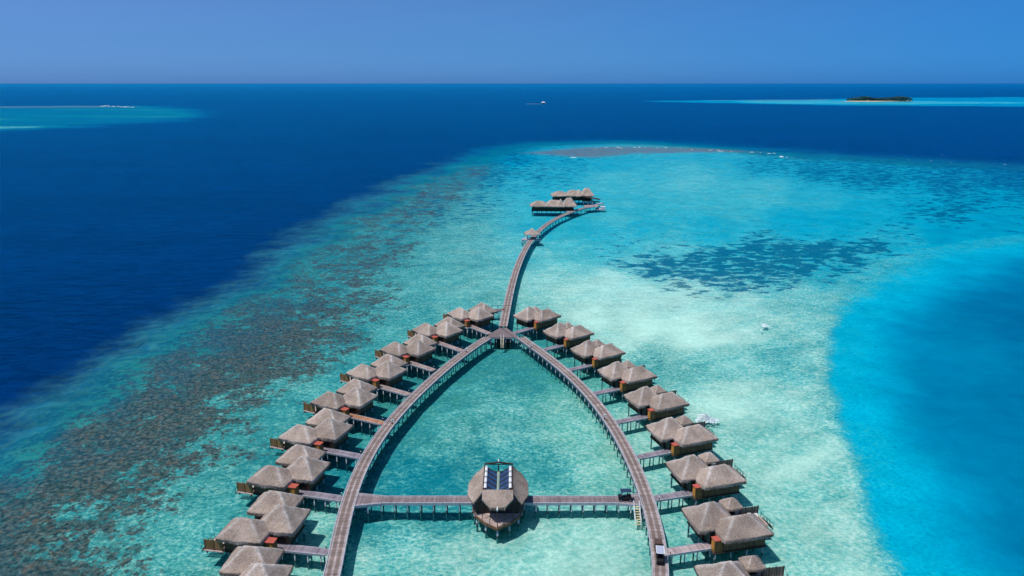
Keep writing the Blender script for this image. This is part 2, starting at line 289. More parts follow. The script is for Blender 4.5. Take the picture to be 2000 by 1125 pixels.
    st = fbm((X*.82+Y*.57)*.22, Y*.82-X*.57, 9, 4, 77); rs = sst(PX-(PY-560)*.9, 1060, 1260)*sst(PY, 560, 680)*(1-k1)
    D = D+(w2*.06+w1*.07)*(D < .6)+st*.26*rs+(w3*.16+w1*.17)*sst(PX, 680, 740)*sst(-PX, -1260, -1180)*sst(PY, 650, 700)
    Gr = Gr+.06*rs
    D = np.clip(D, 0, 1)
    z = -1.15-.8*sst(D, .1, .4)*np.clip(200/Y, .2, 1)-5.0*sst(D, .4, .9)*np.clip(90/Y, .02, 1)-.25*w2*np.clip(100/Y, .1, 1)
    z = np.where(E > .05, z*(1-E)+(-.25)*E, z)
    # lay the vertices on the floor itself
    t2 = (H-z)/den; X2 = u*t2; Y2 = t2*(CP-v*SP)
    nr, nc = X.shape; idx = np.arange(nr*nc).reshape(nr, nc)
    faces = np.stack([idx[1:, :-1], idx[1:, 1:], idx[:-1, 1:], idx[:-1, :-1]], -1).reshape(-1, 4)
    me = bpy.data.meshes.new('seabed'); nv = nr*nc
    me.vertices.add(nv); me.vertices.foreach_set('co', np.stack([X2, Y2, z], -1).ravel())
    me.loops.add(faces.size); me.loops.foreach_set('vertex_index', faces.ravel()); me.polygons.add(len(faces))
    me.polygons.foreach_set('loop_start', np.arange(0, faces.size, 4)); me.update(calc_edges=True)
    me.polygons.foreach_set('use_smooth', np.ones(len(faces), bool))
    a = me.color_attributes.new('zone', 'FLOAT_COLOR', 'POINT'); a.data.foreach_set('color', np.stack([D, np.clip(C, 0, 1), np.clip(G, 0, 1), np.clip(E, 0, 1)], -1).ravel())
    a = me.color_attributes.new('zone_b', 'FLOAT_COLOR', 'POINT'); a.data.foreach_set('color', np.stack([np.clip(Gr, 0, 1), np.clip(np.maximum(np.maximum(k1, B2L), np.maximum(kF, .72*sst(PX+PY*-.2, 780, 960)*sst(-PY, -640, -470)*sst(sdR, 20, 60)+.25*sst(PX-(PY-560)*.9, 1080, 1300)*sst(PY, 450, 640))), 0, 1), E*0, E*0+1], -1).ravel())
    o = bpy.data.objects.new('seabed', me); col.objects.link(o); return o
def m_floor():
    t = NT('lagoon_floor'); pos = t.n('ShaderNodeNewGeometry').outputs['Position']
    A = t.n('ShaderNodeAttribute', attribute_name='zone'); sA = t.n('ShaderNodeSeparateColor'); t.l(A.outputs['Color'], sA.inputs[0])
    Bt = t.n('ShaderNodeAttribute', attribute_name='zone_b'); sB = t.n('ShaderNodeSeparateColor'); t.l(Bt.outputs['Color'], sB.inputs[0])
    D, C, G = sA.outputs; E = A.outputs['Alpha']; Gr = sB.outputs[0]
    n1 = t.noise(pos, 1.3, 4, .65); n2 = t.noise(pos, .33, 4, .6, .6); n3 = t.noise(pos, .08, 3, .6); n4 = t.noise(t.mapv(pos, (.45, 1, 1), (0, 0, R_(-18))), .5, 4, .6)
    fine = t.noise(t.mapv(pos, (.8, 1, 1), (0, 0, R_(-15))), 1.5, 7, .82)
    A1 = t.math('MULTIPLY', t.mr(D, .02, .2, .30, 1.), t.mr(D, .3, .48, 1., .0))
    dv = t.math('ADD', t.math('MULTIPLY', t.math('SUBTRACT', fine, .5), 1.0), t.math('ADD', t.math('MULTIPLY', t.math('SUBTRACT', n2, .5), .20), t.math('MULTIPLY', t.math('SUBTRACT', n4, .5), .16)))
    D2 = t.math('ADD', D, t.math('MULTIPLY', dv, A1))  # mottled sand; the noise also paints the bright caustic ripples
    def mkramp(K):
        ramp = t.n('ShaderNodeValToRGB'); cr = ramp.color_ramp; t.l(D2, ramp.inputs[0])
        cr.elements[0].position = 0; cr.elements[0].color = s2l(K[0][1]); cr.elements[1].position = 1; cr.elements[1].color = s2l(K[-1][1])
        for p, c in K[1:-1]: e = cr.elements.new(p); e.color = s2l(c)
        return ramp.outputs[0]
    shal = [(0,(196,240,228)),(.05,(184,230,220)),(.10,(158,214,206)),(.18,(102,190,188)),(.26,(54,157,162)),(.34,(14,130,148))]; shala = [(0,(196,242,236)),(.05,(184,234,228)),(.10,(148,222,220)),(.18,(92,206,212)),(.26,(42,188,206)),(.34,(0,190,218))]
    ca = mkramp(shala+[(.43,(0,168,204)),(.50,(0,146,188)),(.60,(0,118,165)),(.70,(0,98,156)),(.85,(0,78,142)),(1,(0,50,110))])
    cb = mkramp(shal+[(.42,(2,126,142)),(.52,(0,110,142)),(.66,(0,88,134)),(.82,(0,66,120)),(1,(0,50,110))])
    c = t.mix(t.mr(sB.outputs[1], .0, 1.), cb, ca)
    # green algae tint
    c = t.mix(t.math('MULTIPLY', Gr, t.mr(n2, .35, .65, .3, .95)), c, t.mix(.42, c, s2l((96, 176, 136))))
    mot = t.math('MULTIPLY', t.mr(n1, .28, .72, .92, 1.08), t.mr(n3, .3, .7, .92, 1.08))
    deep = t.mr(D, .42, .62); mot = t.mix(deep, t.scale((1, 1, 1), mot), (1, 1, 1, 1))
    c = t.mix(1., c, mot, 'MULTIPLY')
    # big soft variation of the open sea, wave ripples painted in as tone
    n5 = t.noise(t.mapv(pos, (.25, 1, 1), (0, 0, R_(-8))), .012, 5, .65); n6 = t.noise(t.mapv(pos, (.4, 1, 1), (0, 0, R_(12))), .22, 4, .7)
    sea = t.math('MULTIPLY', t.mr(n5, .3, .7, .90, 1.12), t.mr(n6, .3, .7, .80, 1.22))
    sea = t.math('ADD', 1., t.math('MULTIPLY', t.math('SUBTRACT', sea, 1.), t.mr(sB.outputs[1], 0., 1., 1.15, .4))); c = t.mix(1., c, t.mix(deep, (1, 1, 1, 1), t.scale((1, 1, 1), sea)), 'MULTIPLY')
    # seagrass beds, clumps of a few metres
    g0 = t.math('ADD', t.math('MULTIPLY', t.noise(t.mapv(pos, (.7, 1, 1)), .24, 2, .5, .3), .75), t.math('MULTIPLY', t.noise(t.mapv(pos, (.6, 1, 1)), .8, 3, .7), .40))
    gm = t.mr(t.math('ADD', g0, t.math('MULTIPLY', t.math('MINIMUM', t.math('SUBTRACT', G, .66), .16), .36)), .515, .625)
    gm = t.math('MULTIPLY', gm, t.mr(G, .01, .2)); gc = t.mix(t.mr(n1, .3, .7), s2l((0, 90, 128)), s2l((4, 122, 154)))
    shallow = t.mr(D, .02, .16, 1., 0.); gc = t.mix(shallow, gc, s2l((84, 150, 150)))
    gc = t.mix(t.mr(D, .28, .5), gc, s2l((0, 92, 140)))
    c = t.mix(t.math('MULTIPLY', gm, .92), c, gc)
    # coral heads
    k0 = t.noise(pos, .42, 5, .68, .5); k1 = t.noise(pos, .11, 3, .6, .3); kf = t.noise(pos, 1.15, 6, .78)
    kk = t.math('ADD', t.math('ADD', t.math('MULTIPLY', t.math('SUBTRACT', kf, .5), .95), t.math('MULTIPLY', t.math('SUBTRACT', k0, .5), 1.0)), t.math('MULTIPLY', t.math('SUBTRACT', k1, .5), .75))
    km = t.mr(t.math('ADD', kk, t.math('MULTIPLY', t.math('SUBTRACT', C, .52), .55)), -.07, .07); km = t.math('MULTIPLY', km, t.mr(C, .01, .15))
    vo = t.n('ShaderNodeTexVoronoi'); t.l(pos, vo.inputs['Vector']); vo.inputs['Scale'].default_value = .8
    kc = t.mix(t.mr(n1, .38, .62), s2l((36, 62, 72)), s2l((92, 108, 106)))
    kc = t.mix(t.mr(n2, .45, .7, 0, .6), kc, s2l((40, 92, 98)))
    kc = t.scale(kc, t.math('MULTIPLY', t.mr(vo.outputs['Distance'], .1, .9, 1.25, .72), t.mr(fine, .36, .64, .5, 1.6)))
    kc = t.mix(t.mr(t.noise(pos, .7, 3, .7), .54, .68, 0, .6), kc, s2l((122, 98, 74)))
    kc = t.mix(t.mr(D, .26, .48, .0, .95), kc, s2l((12, 100, 130)))
    c = t.mix(t.math('MULTIPLY', km, .95), c, kc)
    # reef crest awash
    ex = t.mix(t.mr(n3, .35, .65), s2l((120, 122, 126)), s2l((78, 120, 136)))
    ex = t.mix(t.mr(n2, .45, .62), ex, s2l((136, 104, 92)))
    c = t.mix(t.math('MULTIPLY', E, t.mr(n2, .35, .6, .55, .9)), c, ex)
    c = t.mix(1., c, (.87, .78, .77, 1), 'MULTIPLY')
    h = t.math('ADD', n1, t.math('MULTIPLY', k0, 1.5))
    return t.bsdf(c, 1., None, spec=0.)
fl = build_floor(); fl.data.materials.append(m_floor()); tag(fl, kind='structure')

def m_water():
    t = NT('sea_water'); pos = t.n('ShaderNodeNewGeometry').outputs['Position']
    w1 = t.noise(t.mapv(pos, (1, 1.6, 1), (0, 0, R_(25))), .9, 4, .6, .3); w2 = t.noise(t.mapv(pos, (1, 2, 1), (0, 0, R_(-12))), .16, 4, .6)
    w3 = t.noise(pos, 3.2, 2, .5)
    hh = t.math('ADD', t.math('ADD', w1, t.math('MULTIPLY', w2, 3.2)), t.math('MULTIPLY', w3, .25))
    bp = t.n('ShaderNodeBump'); bp.inputs['Distance'].default_value = .22; bp.inputs['Strength'].default_value = .85; t.l(hh, bp.inputs['Height'])
    fr = t.n('ShaderNodeFresnel'); fr.inputs['IOR'].default_value = 1.33; t.l(bp.outputs[0], fr.inputs['Normal'])
    f = t.math('ADD', t.math('MULTIPLY', t.math('POWER', fr.outputs[0], 2.6), .86), .012)
    gl = t.n('ShaderNodeBsdfGlossy'); gl.inputs['Roughness'].default_value = .18; t.l(bp.outputs[0], gl.inputs['Normal']); gl.inputs['Color'].default_value = (.05, .80, 1, 1)
    tr = t.n('ShaderNodeBsdfTransparent'); tr.inputs['Color'].default_value = (.97, .99, .99, 1)
    mx = t.n('ShaderNodeMixShader'); t.l(f, mx.inputs[0]); t.l(tr.outputs[0], mx.inputs[1]); t.l(gl.outputs[0], mx.inputs[2]); t.l(mx.outputs[0], t.out.inputs[0])
    return t.m
w = MB(); S = 130000.
w.add([(-S,-400,0),(S,-400,0),(S,S,0),(-S,S,0)], [(0,1,2,3)]); wo = w.build('water', m_water()); tag(wo, kind='structure')

# ------------------------------------------------------------------ thatched roofs
def roof(name, parent, x0, x1, y0, y1, ze, zr, a=None, n=None, seed=0, flare=.22, fr=.62, m=THATCH):
    """hipped thatch with rounded hips, a sagging flare and a shaggy skirt; a = ridge inset from the short ends"""
    rnd = np.random.RandomState(seed+11)
    w_ = x1-x0; h_ = y1-y0; b = h_/2; a = a or b*.97
    if n is None: n = 44
    nx = max(10, int(n*w_/7)); ny = max(10, int(n*h_/7))
    xs = np.linspace(x0, x1, nx+1); ys = np.linspace(y0, y1, ny+1); X, Y = np.meshgrid(xs, ys)
    dx = np.minimum(X-x0, x1-X)/a; dy = np.minimum(Y-y0, y1-Y)/b
    k = .07; hh = np.clip(.5+.5*(dy-dx)/k, 0, 1); tt = dy*(1-hh)+dx*hh-k*hh*(1-hh)
    tt = np.clip(tt, 0, 1); tt = 1-np.sqrt((1-tt)**2+.0016)+.0008
    g = tt*(1-flare)+flare*tt*tt
    Z = ze+(zr-ze)*g + (vnoise(X/.35+seed, Y/.35, 5)-.5)*.10 + (vnoise(X/1.3+seed*3, Y/1.3, 8)-.5)*.20
    hip = np.exp(-((dx-dy)/.13)**2)*(np.minimum(dx, dy) < 1)*(.55+.45*np.clip(tt*1.5, 0, 1)) + .8*np.exp(-((1-tt)/.05)**2)  # paler ridge-cap thatch along the hips, with their sheen painted in
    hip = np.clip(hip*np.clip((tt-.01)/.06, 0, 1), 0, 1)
    # round the plan corners a little
    cx, cy = (x0+x1)/2, (y0+y1)/2
    cr = np.clip(1-np.hypot(np.minimum(X-x0, x1-X), np.minimum(Y-y0, y1-Y))/.9, 0, 1); X = X-(X-cx)/w_*cr*.22; Y = Y-(Y-cy)/h_*cr*.22
    mb = MB(); V = np.stack([X, Y, Z], -1).reshape(-1, 3); mb.v = [tuple(p) for p in V]
    I = np.arange(len(V)).reshape(ny+1, nx+1)
    mb.f = [tuple(q) for q in np.stack([I[:-1,:-1], I[:-1,1:], I[1:,1:], I[1:,:-1]], -1).reshape(-1, 4).tolist()]
    hipv = list(hip.ravel())
    ring = list(I[0,:])+list(I[1:,-1])+list(I[-1,-2::-1])+list(I[-2:0:-1,0])
    # skirt: resample the ring densely, ragged lower edge
    P = V[ring]; P2 = np.roll(P, -1, 0); sub = 2
    Q = np.concatenate([P*(1-k/sub)+P2*(k/sub) for k in range(sub)], 1).reshape(-1, 3)
    nq = len(Q); out = Q[:, :2]-np.array([cx, cy]); out /= np.linalg.norm(out, axis=1)[:, None]
    l1 = Q.copy(); l1[:, :2] += out*.10; l1[:, 2] -= .13+rnd.rand(nq)*.05
    l2 = Q.copy(); l2[:, :2] += out*(.02+rnd.rand(nq)[:, None]*.08); l2[:, 2] -= fr*(.72+rnd.rand(nq)*.5)
    l3 = Q.copy(); l3[:, :2] -= out*.35; l3[:, 2] -= .22
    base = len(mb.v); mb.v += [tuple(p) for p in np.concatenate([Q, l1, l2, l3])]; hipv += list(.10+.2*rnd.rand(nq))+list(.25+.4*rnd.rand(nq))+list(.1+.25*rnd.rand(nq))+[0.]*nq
    for i in range(nq):
        j = (i+1) % nq
        for q in range(3): mb.f.append((base+q*nq+i, base+(q+1)*nq+i, base+(q+1)*nq+j, base+q*nq+j))
    mb.f.append(tuple(base+3*nq+i for i in range(nq)))
    # loose tufts on the skirt and slopes
    for i in range(0, nq):
        p = l1[i]; o2 = out[i]; t2 = np.array([-o2[1], o2[0]]); wv = .05+.05*rnd.rand(); dz = fr*(.5+.7*rnd.rand())
        b0 = len(mb.v); off = .04+.08*rnd.rand()
        mb.v += [(p[0]+o2[0]*.02-t2[0]*wv, p[1]+o2[1]*.02-t2[1]*wv, p[2]+.08), (p[0]+o2[0]*.02+t2[0]*wv, p[1]+o2[1]*.02+t2[1]*wv, p[2]+.08), (p[0]+o2[0]*off, p[1]+o2[1]*off, p[2]-dz)]
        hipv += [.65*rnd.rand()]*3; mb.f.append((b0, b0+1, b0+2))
    o = mb.build(name, m, parent); me = o.data
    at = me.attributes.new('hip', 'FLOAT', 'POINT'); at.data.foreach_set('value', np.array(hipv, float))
    sm = np.zeros(len(me.polygons), bool); sm[:nx*ny] = True; me.polygons.foreach_set('use_smooth', sm)
    return o
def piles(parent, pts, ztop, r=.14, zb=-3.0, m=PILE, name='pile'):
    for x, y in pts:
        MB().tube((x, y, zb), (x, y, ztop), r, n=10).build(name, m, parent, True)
def wall_block(parent, x0, x1, y0, y1, z0, z1, m=WALL, name='wall'):
    b = MB(); b.box(x0, x1, y0, y1, z0, z1)
    # corner posts, sill and head rails standing proud
    for x in (x0, x1):
        for y in (y0, y1): b.box(x-.06, x+.06, y-.06, y+.06, z0-.002, z1-.01)
    b.box(x0-.04, x1+.04, y0-.04, y1+.04, z0+.08, z0+.22); b.box(x0-.035, x1+.035, y0-.035, y1+.035, z1-.5, z1-.38)
    return b.build(name, m, parent)
def window(parent, cx, cy, w_, z0, z1, axis):
    d = .05
    fr = MB()
    def bx(mb, a0, a1, q0, q1, e):
        if axis == 'x': mb.box(cx+a0, cx+a1, cy-e, cy+e, q0, q1)
        else: mb.box(cx-e, cx+e, cy+a0, cy+a1, q0, q1)
    bx(fr, -w_/2-.08, -w_/2, z0, z1, .07); bx(fr, w_/2, w_/2+.08, z0, z1, .07); bx(fr, -w_/2-.08, w_/2+.08, z1, z1+.08, .075); bx(fr, -w_/2-.08, w_/2+.08, z0-.08, z0, .075); bx(fr, -.03, .03, z0, z1, .065)
    f = fr.build('window', WALLD, parent); g = MB(); bx(g, -w_/2, w_/2, z0, z1, .04); g.build('pane', GLASS, f)
def storage_box(parent, x0, x1, y0, y1, face):
    """timber cupboard with a red roof beside the entrance"""
    b = MB(); b.box(x0, x1, y0, y1, 1.62, 3.72)
    for x in (x0, x1):
        for y in (y0, y1): b.box(x-.05, x+.05, y-.05, y+.05, 1.60, 3.70)
    b.box(x0-.04, x1+.04, y0-.04, y1+.04, 1.9, 1.98); s = b.build('entrance_cupboard', FENCE, parent)
    MB().box(x0-.14, x1+.14, y0-.14, y1+.14, 3.721, 3.86).build('cupboard_roof', REDROOF, s)
    d = MB()
    if face == '-x': d.box(x0-.075, x0-.052, y0+.10, y1-.10, 2.02, 3.6)
    if face == '+y': d.box(x0+.12, x0+.62, y1+.052, y1+.075, 2.02, 3.6)
    d.build('cupboard_door', ORANGE, s)

def villa_right():
    v = empty('overwater_villa')
    fl_ = MB().box(-.35, 8.75, -1.75, 2.9, 1.45, 1.62).box(-.55, 4.7, 2.85, 7.15, 1.455, 1.625)
    fl_.build('floor', WALLD, v)
    wall_block(v, 1.1, 8.5, -1.55, 2.6, 1.62, 4.25); wall_block(v, -.35, 4.45, 2.25, 6.95, 1.63, 4.3)
    MB().box(-.1, 1.05, .2, 2.22, 1.64, 4.1).build('porch_shade_block', DARKIN, v)  # solid black block standing in for the shaded porch opening
    storage_box(v, -.15, 1.0, -1.6, -.6, '-x')
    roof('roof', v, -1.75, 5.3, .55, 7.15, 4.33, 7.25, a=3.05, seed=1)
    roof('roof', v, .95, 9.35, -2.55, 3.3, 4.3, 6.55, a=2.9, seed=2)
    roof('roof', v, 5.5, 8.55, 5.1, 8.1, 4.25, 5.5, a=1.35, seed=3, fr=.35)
    window(v, 8.5, .6, 1.6, 2.2, 3.7, 'y'); window(v, 2.0, 6.95, 1.6, 2.3, 3.7, 'x')
    MB().box(4.5, 12.0, 2.95, 8.0, 1.72, 1.84).box(8.76, 9.5, .3, 2.94, 1.725, 1.845).build('sun_deck', PINKDECK, v)
    for x in (5.8, 8.25):
        for y in (5.4, 7.8): MB().tube((x, y, 1.8), (x, y, 4.3), .07).build('gazebo_post', WALLD, v)
    MB().box(5.9, 8.15, 7.0, 7.6, 1.841, 2.3).build('day_bed', WALLD, v)
    fe = MB(); fe.box(8.4, 11.85, 6.05, 6.11, 1.9, 3.5)
    fe.build('privacy_screen', REED, v)
    for x in (8.4, 9.55, 10.7, 11.85): MB().box(x-.04, x+.04, 5.99, 6.17, 1.85, 3.58).build('screen_post', WALLD, v)
    MB().beam((11.88, 6.05, 3.45), (12.0, 4.4, 1.9), .04, .04).build('stay', WALLD, v)
    st = MB()
    for k in range(6):
        x = 12.05+k*.3; st.box(x, x+.26, 4.3, 5.4, 1.62-k*.28, 1.68-k*.28)
    for y in (4.28, 5.42):
        st.beam((12.0, y, 1.65), (13.95, y, -.2), .06, .16); st.beam((12.0, y, 2.6), (13.9, y, .85), .05, .05)
        for k in range(4): st.beam((12.05+k*.6, y, 1.6-k*.56), (12.05+k*.6, y, 2.58-k*.54), .05, .05)
    st.build('swim_steps', WALLD, v)
    pl = [(x, y) for x in (.1, 2.8, 5.6, 8.3) for y in (-1.45, .9)]+[(x, y) for x in (-.3, 2.1, 4.4) for y in (3.2, 6.8)]+[(x, y) for x in (6.6, 9.2, 11.7) for y in (3.4, 7.6)]
    piles(v, pl, 1.5)
    return v
def villa_left():
    v = empty('overwater_villa')
    MB().box(-1.85, 4.0, -6.5, -.65, 1.45, 1.62).box(.9, 7.9, -2.9, 2.0, 1.455, 1.625).box(.6, 6.8, -10.2, -5.6, 1.46, 1.63).build('floor', WALLD, v)
    wall_block(v, -1.7, 3.6, -6.3, -.9, 1.63, 4.25); wall_block(v, 1.05, 7.6, -2.5, 1.75, 1.64, 4.2); wall_block(v, .9, 6.5, -9.9, -5.7, 1.65, 4.3)
    MB().box(-1.1, .95, -.93, -.80, 1.66, 3.9).build('porch_shade_block', DARKIN, v)  # black sheet standing in for the shaded entrance opening
    storage_box(v, -.45, .85, .55, 1.65, '+y')
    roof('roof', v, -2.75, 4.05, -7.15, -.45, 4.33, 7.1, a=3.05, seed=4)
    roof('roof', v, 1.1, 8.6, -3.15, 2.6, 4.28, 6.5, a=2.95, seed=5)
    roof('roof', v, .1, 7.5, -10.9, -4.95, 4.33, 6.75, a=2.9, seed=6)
    window(v, 7.6, -.5, 1.5, 2.2, 3.7, 'y'); window(v, 3.6, -9.9, 1.6, 2.3, 3.7, 'x')
    MB().box(7.65, 10.95, -5.0, 2.4, 1.6, 1.75).build('sun_deck', PINKDECK, v)
    fe = MB(); fe.box(7.8, 10.8, 2.1, 2.17, 1.95, 3.55); fe.build('privacy_screen', FENCE, v)
    for x in (7.8, 9.3, 10.8): MB().box(x-.05, x+.05, 2.04, 2.23, 1.76, 3.6).build('screen_post', FENCE, v)
    MB().beam((10.8, 2.1, 3.4), (10.95, .6, 1.9), .04, .04).build('stay', WALLD, v)
    for x in (8.1, 10.5): MB().box(x-.12, x+.12, -4.6, 2.3, 1.25, 1.599).build('deck_joist', WALLD, v)
    st = MB()
    for k in range(6): x = 11.0+k*.3; st.box(x, x+.26, -.9, .2, 1.52-k*.28, 1.58-k*.28)
    for y in (-.92, .22):
        st.beam((10.95, y, 1.55), (12.9, y, -.3), .06, .16); st.beam((10.95, y, 2.5), (12.85, y, .75), .05, .05)
        for k in range(4): st.beam((11.0+k*.6, y, 1.5-k*.56), (11.0+k*.6, y, 2.48-k*.54), .05, .05)
    st.build('swim_steps', WALLD, v)
    MB().box(-.95, .9, .4, 2.0, 1.62, 1.78).build('entry_platform', BEAM, v)
    pl = [(x, y) for x in (-1.6, 1.0, 3.4) for y in (-6.1, -3.6, -1.1)]+[(x, y) for x in (1.3, 4.3, 7.3) for y in (1.5,)]+[(x, y) for x in (1.3, 6.2) for y in (-9.6, -7.5)]+[(x, -3.2) for x in (8.1, 10.5)]+[(-.8, 1.8), (5.5, -2.2)]
    piles(v, pl, 1.5)
    return v
RJ = [((1002.8,650.2),(1041.2,638.8),41.5),((1057,684),(1099.6,672.9),35.3),((1112,721.7),(1154.7,711.3),31.2),((1159.4,767.9),(1209,757.5),26.2),((1205.6,823.3),(1263.3,811.8),22.8),((1246.9,891.6),(1309.2,879.3),19.0),((1278.7,972.2),(1350.8,961.2),15.2),((1299.5,1077.4),(1387.5,1064),12.6)]
LJ = [((956,650.8),(918.8,635.8),131),((902,684),(856,668),137),((846.7,722),(800.4,707),142.5),((798.1,769.4),(741.5,753.2),148),((748,825.4),(682,809.9),154.2),((705.7,890.8),(631,877),160.5),((668.8,973),(582.7,960.3),166),((639.7,1076.9),(539.6,1066.7),171)]
ordn = ['first', 'second', 'third', 'fourth', 'fifth', 'sixth', 'seventh', 'eighth', 'ninth']
def rot(p, th): c, s = math.cos(th), math.sin(th); return (p[0]*c-p[1]*s, p[0]*s+p[1]*c)
def frames(J, last_peak, zpk, loc, thl):
    fs = []
    for a, b, th in J: A = un(*a, 2); B = un(*b, 2); fs.append((A, B, R_(th)))
    th = R_(thl); p = un(*last_peak, zpk); q = rot(loc, th); B = (p[0]-q[0], p[1]-q[1], 2.); q2 = rot((-7.5 if thl < 90 else -8.5, 0), th)
    fs.append(((B[0]+q2[0], B[1]+q2[1], 2.), B, th)); return fs
FRR = frames(RJ, (1422.5, 1095), 7.2, (1.8, 3.85), 8.5)
FRL = frames(LJ, (507, 1099), 7.05, (.65, -3.8), 175.5)
def jetty(A, B, m, label, group, lampside):
    A = np.array(A[:2]); B = np.array(B[:2]); d = B-A; L = np.hypot(*d)+.35; th = math.atan2(d[1], d[0])
    r = empty('jetty', (A[0], A[1], 0), th); tag(r, label, 'jetty', group)
    n = 12; mb = MB(); V = []; UV = []; x0 = -.25
    for i in range(n+1):
        x = x0+(L-x0)*i/n
        for y, u in ((-.72, 0), (.72, 1)): V.append((x, y, 1.90)); UV.append((u, x))
    fs = [(2*i, 2*i+2, 2*i+3, 2*i+1) for i in range(n)]
    nb = len(V); V += [(p[0], p[1], 1.82) for p in V]; UV += UV[:]
    fs += [(nb+2*i+1, nb+2*i+3, nb+2*i+2, nb+2*i) for i in range(n)]+[(2*i, nb+2*i, nb+2*i+2, 2*i+2) for i in range(n)]+[(2*i+1, 2*i+3, nb+2*i+3, nb+2*i+1) for i in range(n)]
    mb.add(V, fs); mb.uv = UV; mb.build('deck', m, r)
    for y in (-.78, .78): MB().box(.1, L-.02, y-.06, y+.06, 1.62, 1.96).build('side_beam', BEAM, r)
    MB().box(.12, L-.04, -.6, .6, 1.60, 1.81).build('joists', BEAMD, r)
    piles(r, [(x, y) for x in np.arange(.9, L-.5, 2.15) for y in (-.62, .62)], 1.61, .12)
    lp = MB(); lp.tube((.55, lampside*.74, 1.9), (.55, lampside*.74, 2.5), .06); lo = lp.build('lamp', BLACK, r)
    MB().tube((.55, lampside*.74, 2.501), (.55, lampside*.74, 2.56), .09).build('lamp_cap', WHITE, lo)
JM = {'R': [JGREY]*7+[JPINK, JGREY], 'L': [JTAN, JTAN, JTAN, JTAN, JORNG, JGREY, JGREY, JGREY, JGREY]}
jname = {JGREY.name: 'grey', JPINK.name: 'pale pinkish', JTAN.name: 'tan', JORNG.name: 'new orange-brown'}
for side, FR, mk_, word in (('R', FRR, villa_right, 'right'), ('L', FRL, villa_left, 'left')):
    proto = mk_()
    for i, (A, B, th) in enumerate(FR):
        o = proto if i == 0 else copy_tree(proto)
        o.location = (B[0], B[1], 0); o.rotation_euler = (0, 0, th)
        nm = ordn[i]
        if i == 0: w_ = 'farthest thatched villa of the %s row, beside the three-way deck junction' % word
        elif i == 8: w_ = 'nearest thatched villa of the %s row, cut off by the bottom edge' % word
        else: w_ = '%s thatched villa on stilts in the %s row, counting from the deck junction' % (nm, word)
        tag(o, w_, 'villa', 'overwater villas of the %s row' % word)
        m = JM[side][i]
        jl = '%s plank jetty to the %s villa of the %s row, counting from the junction' % (jname[m.name], nm, word)
        if m is JORNG: jl = 'new orange-brown plank jetty, the only orange one, in the left row'
        if i < 8: jetty(A, B, m, jl, 'jetties to the villas', -1 if side == 'R' else -1)

# ------------------------------------------------------------------ boardwalks
def poly_curve(P, deg, ylo, yhi, step=1.0):
    P = np.array(P); mu = P[:, 1].mean(); sd = P[:, 1].std(); k = np.polyfit((P[:, 1]-mu)/sd, P[:, 0], deg)
    ys = np.arange(ylo, yhi, step); ys = np.append(ys[ys < yhi-.3], yhi); return np.stack([np.polyval(k, (ys-mu)/sd), ys], 1)
WL = [(-26.6,90.2),(-27.5,97.1),(-28.1,104.1),(-28.4,111.9),(-28.5,119.4),(-28.2,125.8),(-27.1,134.7),(-25.2,144.7),(-22.4,154.8),(-19.2,163.9),(-17.2,170),(-13.7,179.6),(-7,193.3)]
WR = [(2.4,194.3),(5.7,186.5),(8.3,181),(11.1,175),(13.7,168.7),(16.1,160.8),(18.2,153.4),(20,145.7),(21.5,137.8),(22.9,127.8),(23.5,118.6),(23.7,112.2),(23.6,105.7),(23.2,100.1),(22.5,93.8),(22.0,90.2)]
WF = [(-2.6,203.1),(-2.1,218.2),(-1.2,233),(-.2,247),(.9,258),(3,285.4),(6.7,314.3),(10.3,334.5),(15.2,355.2),(23.7,380.7),(33.6,402.3),(41.9,416.2),(48.1,423.5)]
def resample(C, step):
    d = np.r_[0, np.cumsum(np.hypot(*np.diff(C, axis=0).T))]; s = np.linspace(0, d[-1], max(2, int(d[-1]/step)+1))
    return np.stack([np.interp(s, d, C[:, 0]), np.interp(s, d, C[:, 1])], 1), s
def ribbon(root, C, hw, z0, z1, m, name='deck', step=1.0):
    C, s = resample(C, step); T = np.gradient(C, axis=0); T /= np.linalg.norm(T, axis=1)[:, None]; N = np.stack([-T[:, 1], T[:, 0]], 1)
    hwv = hw(s/s[-1]) if callable(hw) else np.full(len(s), hw)
    mb = MB(); V = []; UV = []; us = (-1, -.34, .34, 1)
    for z in (z1, z0):
        for i in range(len(C)):
            for q in us: p = C[i]+N[i]*hwv[i]*q; V.append((p[0], p[1], z)); UV.append(((q+1)/2, s[i]))
    n = len(C); k = 4; off = n*k; fs = []
    for i in range(n-1):
        for j in range(3):
            fs.append((i*k+j+1, i*k+j, (i+1)*k+j, (i+1)*k+j+1)); fs.append((off+i*k+j, off+i*k+j+1, off+(i+1)*k+j+1, off+(i+1)*k+j))
        fs.append((i*k, off+i*k, off+(i+1)*k, (i+1)*k)); fs.append((i*k+3, (i+1)*k+3, off+(i+1)*k+3, off+i*k+3))
    fs += [(0, 1, 2, 3, off+3, off+2, off+1, off), tuple([(n-1)*k+q for q in (3, 2, 1, 0)]+[off+(n-1)*k+q for q in (0, 1, 2, 3)])]
    mb.add(V, fs); mb.uv = UV; mb.build(name, m, root); return C, N, hwv, s
def edge_beam(root, C, N, off, w_, z0, z1, m, name):
    mb = MB(); n = len(C); V = []
    for i in range(n):
        a = C[i]+N[i]*(off-w_/2); b = C[i]+N[i]*(off+w_/2); V += [(a[0],a[1],z0),(b[0],b[1],z0),(b[0],b[1],z1),(a[0],a[1],z1)]
    fs = [(3,2,1,0), tuple((n-1)*4+q for q in (0,1,2,3))]
    for i in range(n-1):
        for j in range(4): fs.append((i*4+j, i*4+(j+1) % 4, i*4+4+(j+1) % 4, i*4+4+j))
    mb.add(V, fs); mb.build(name, m, root)
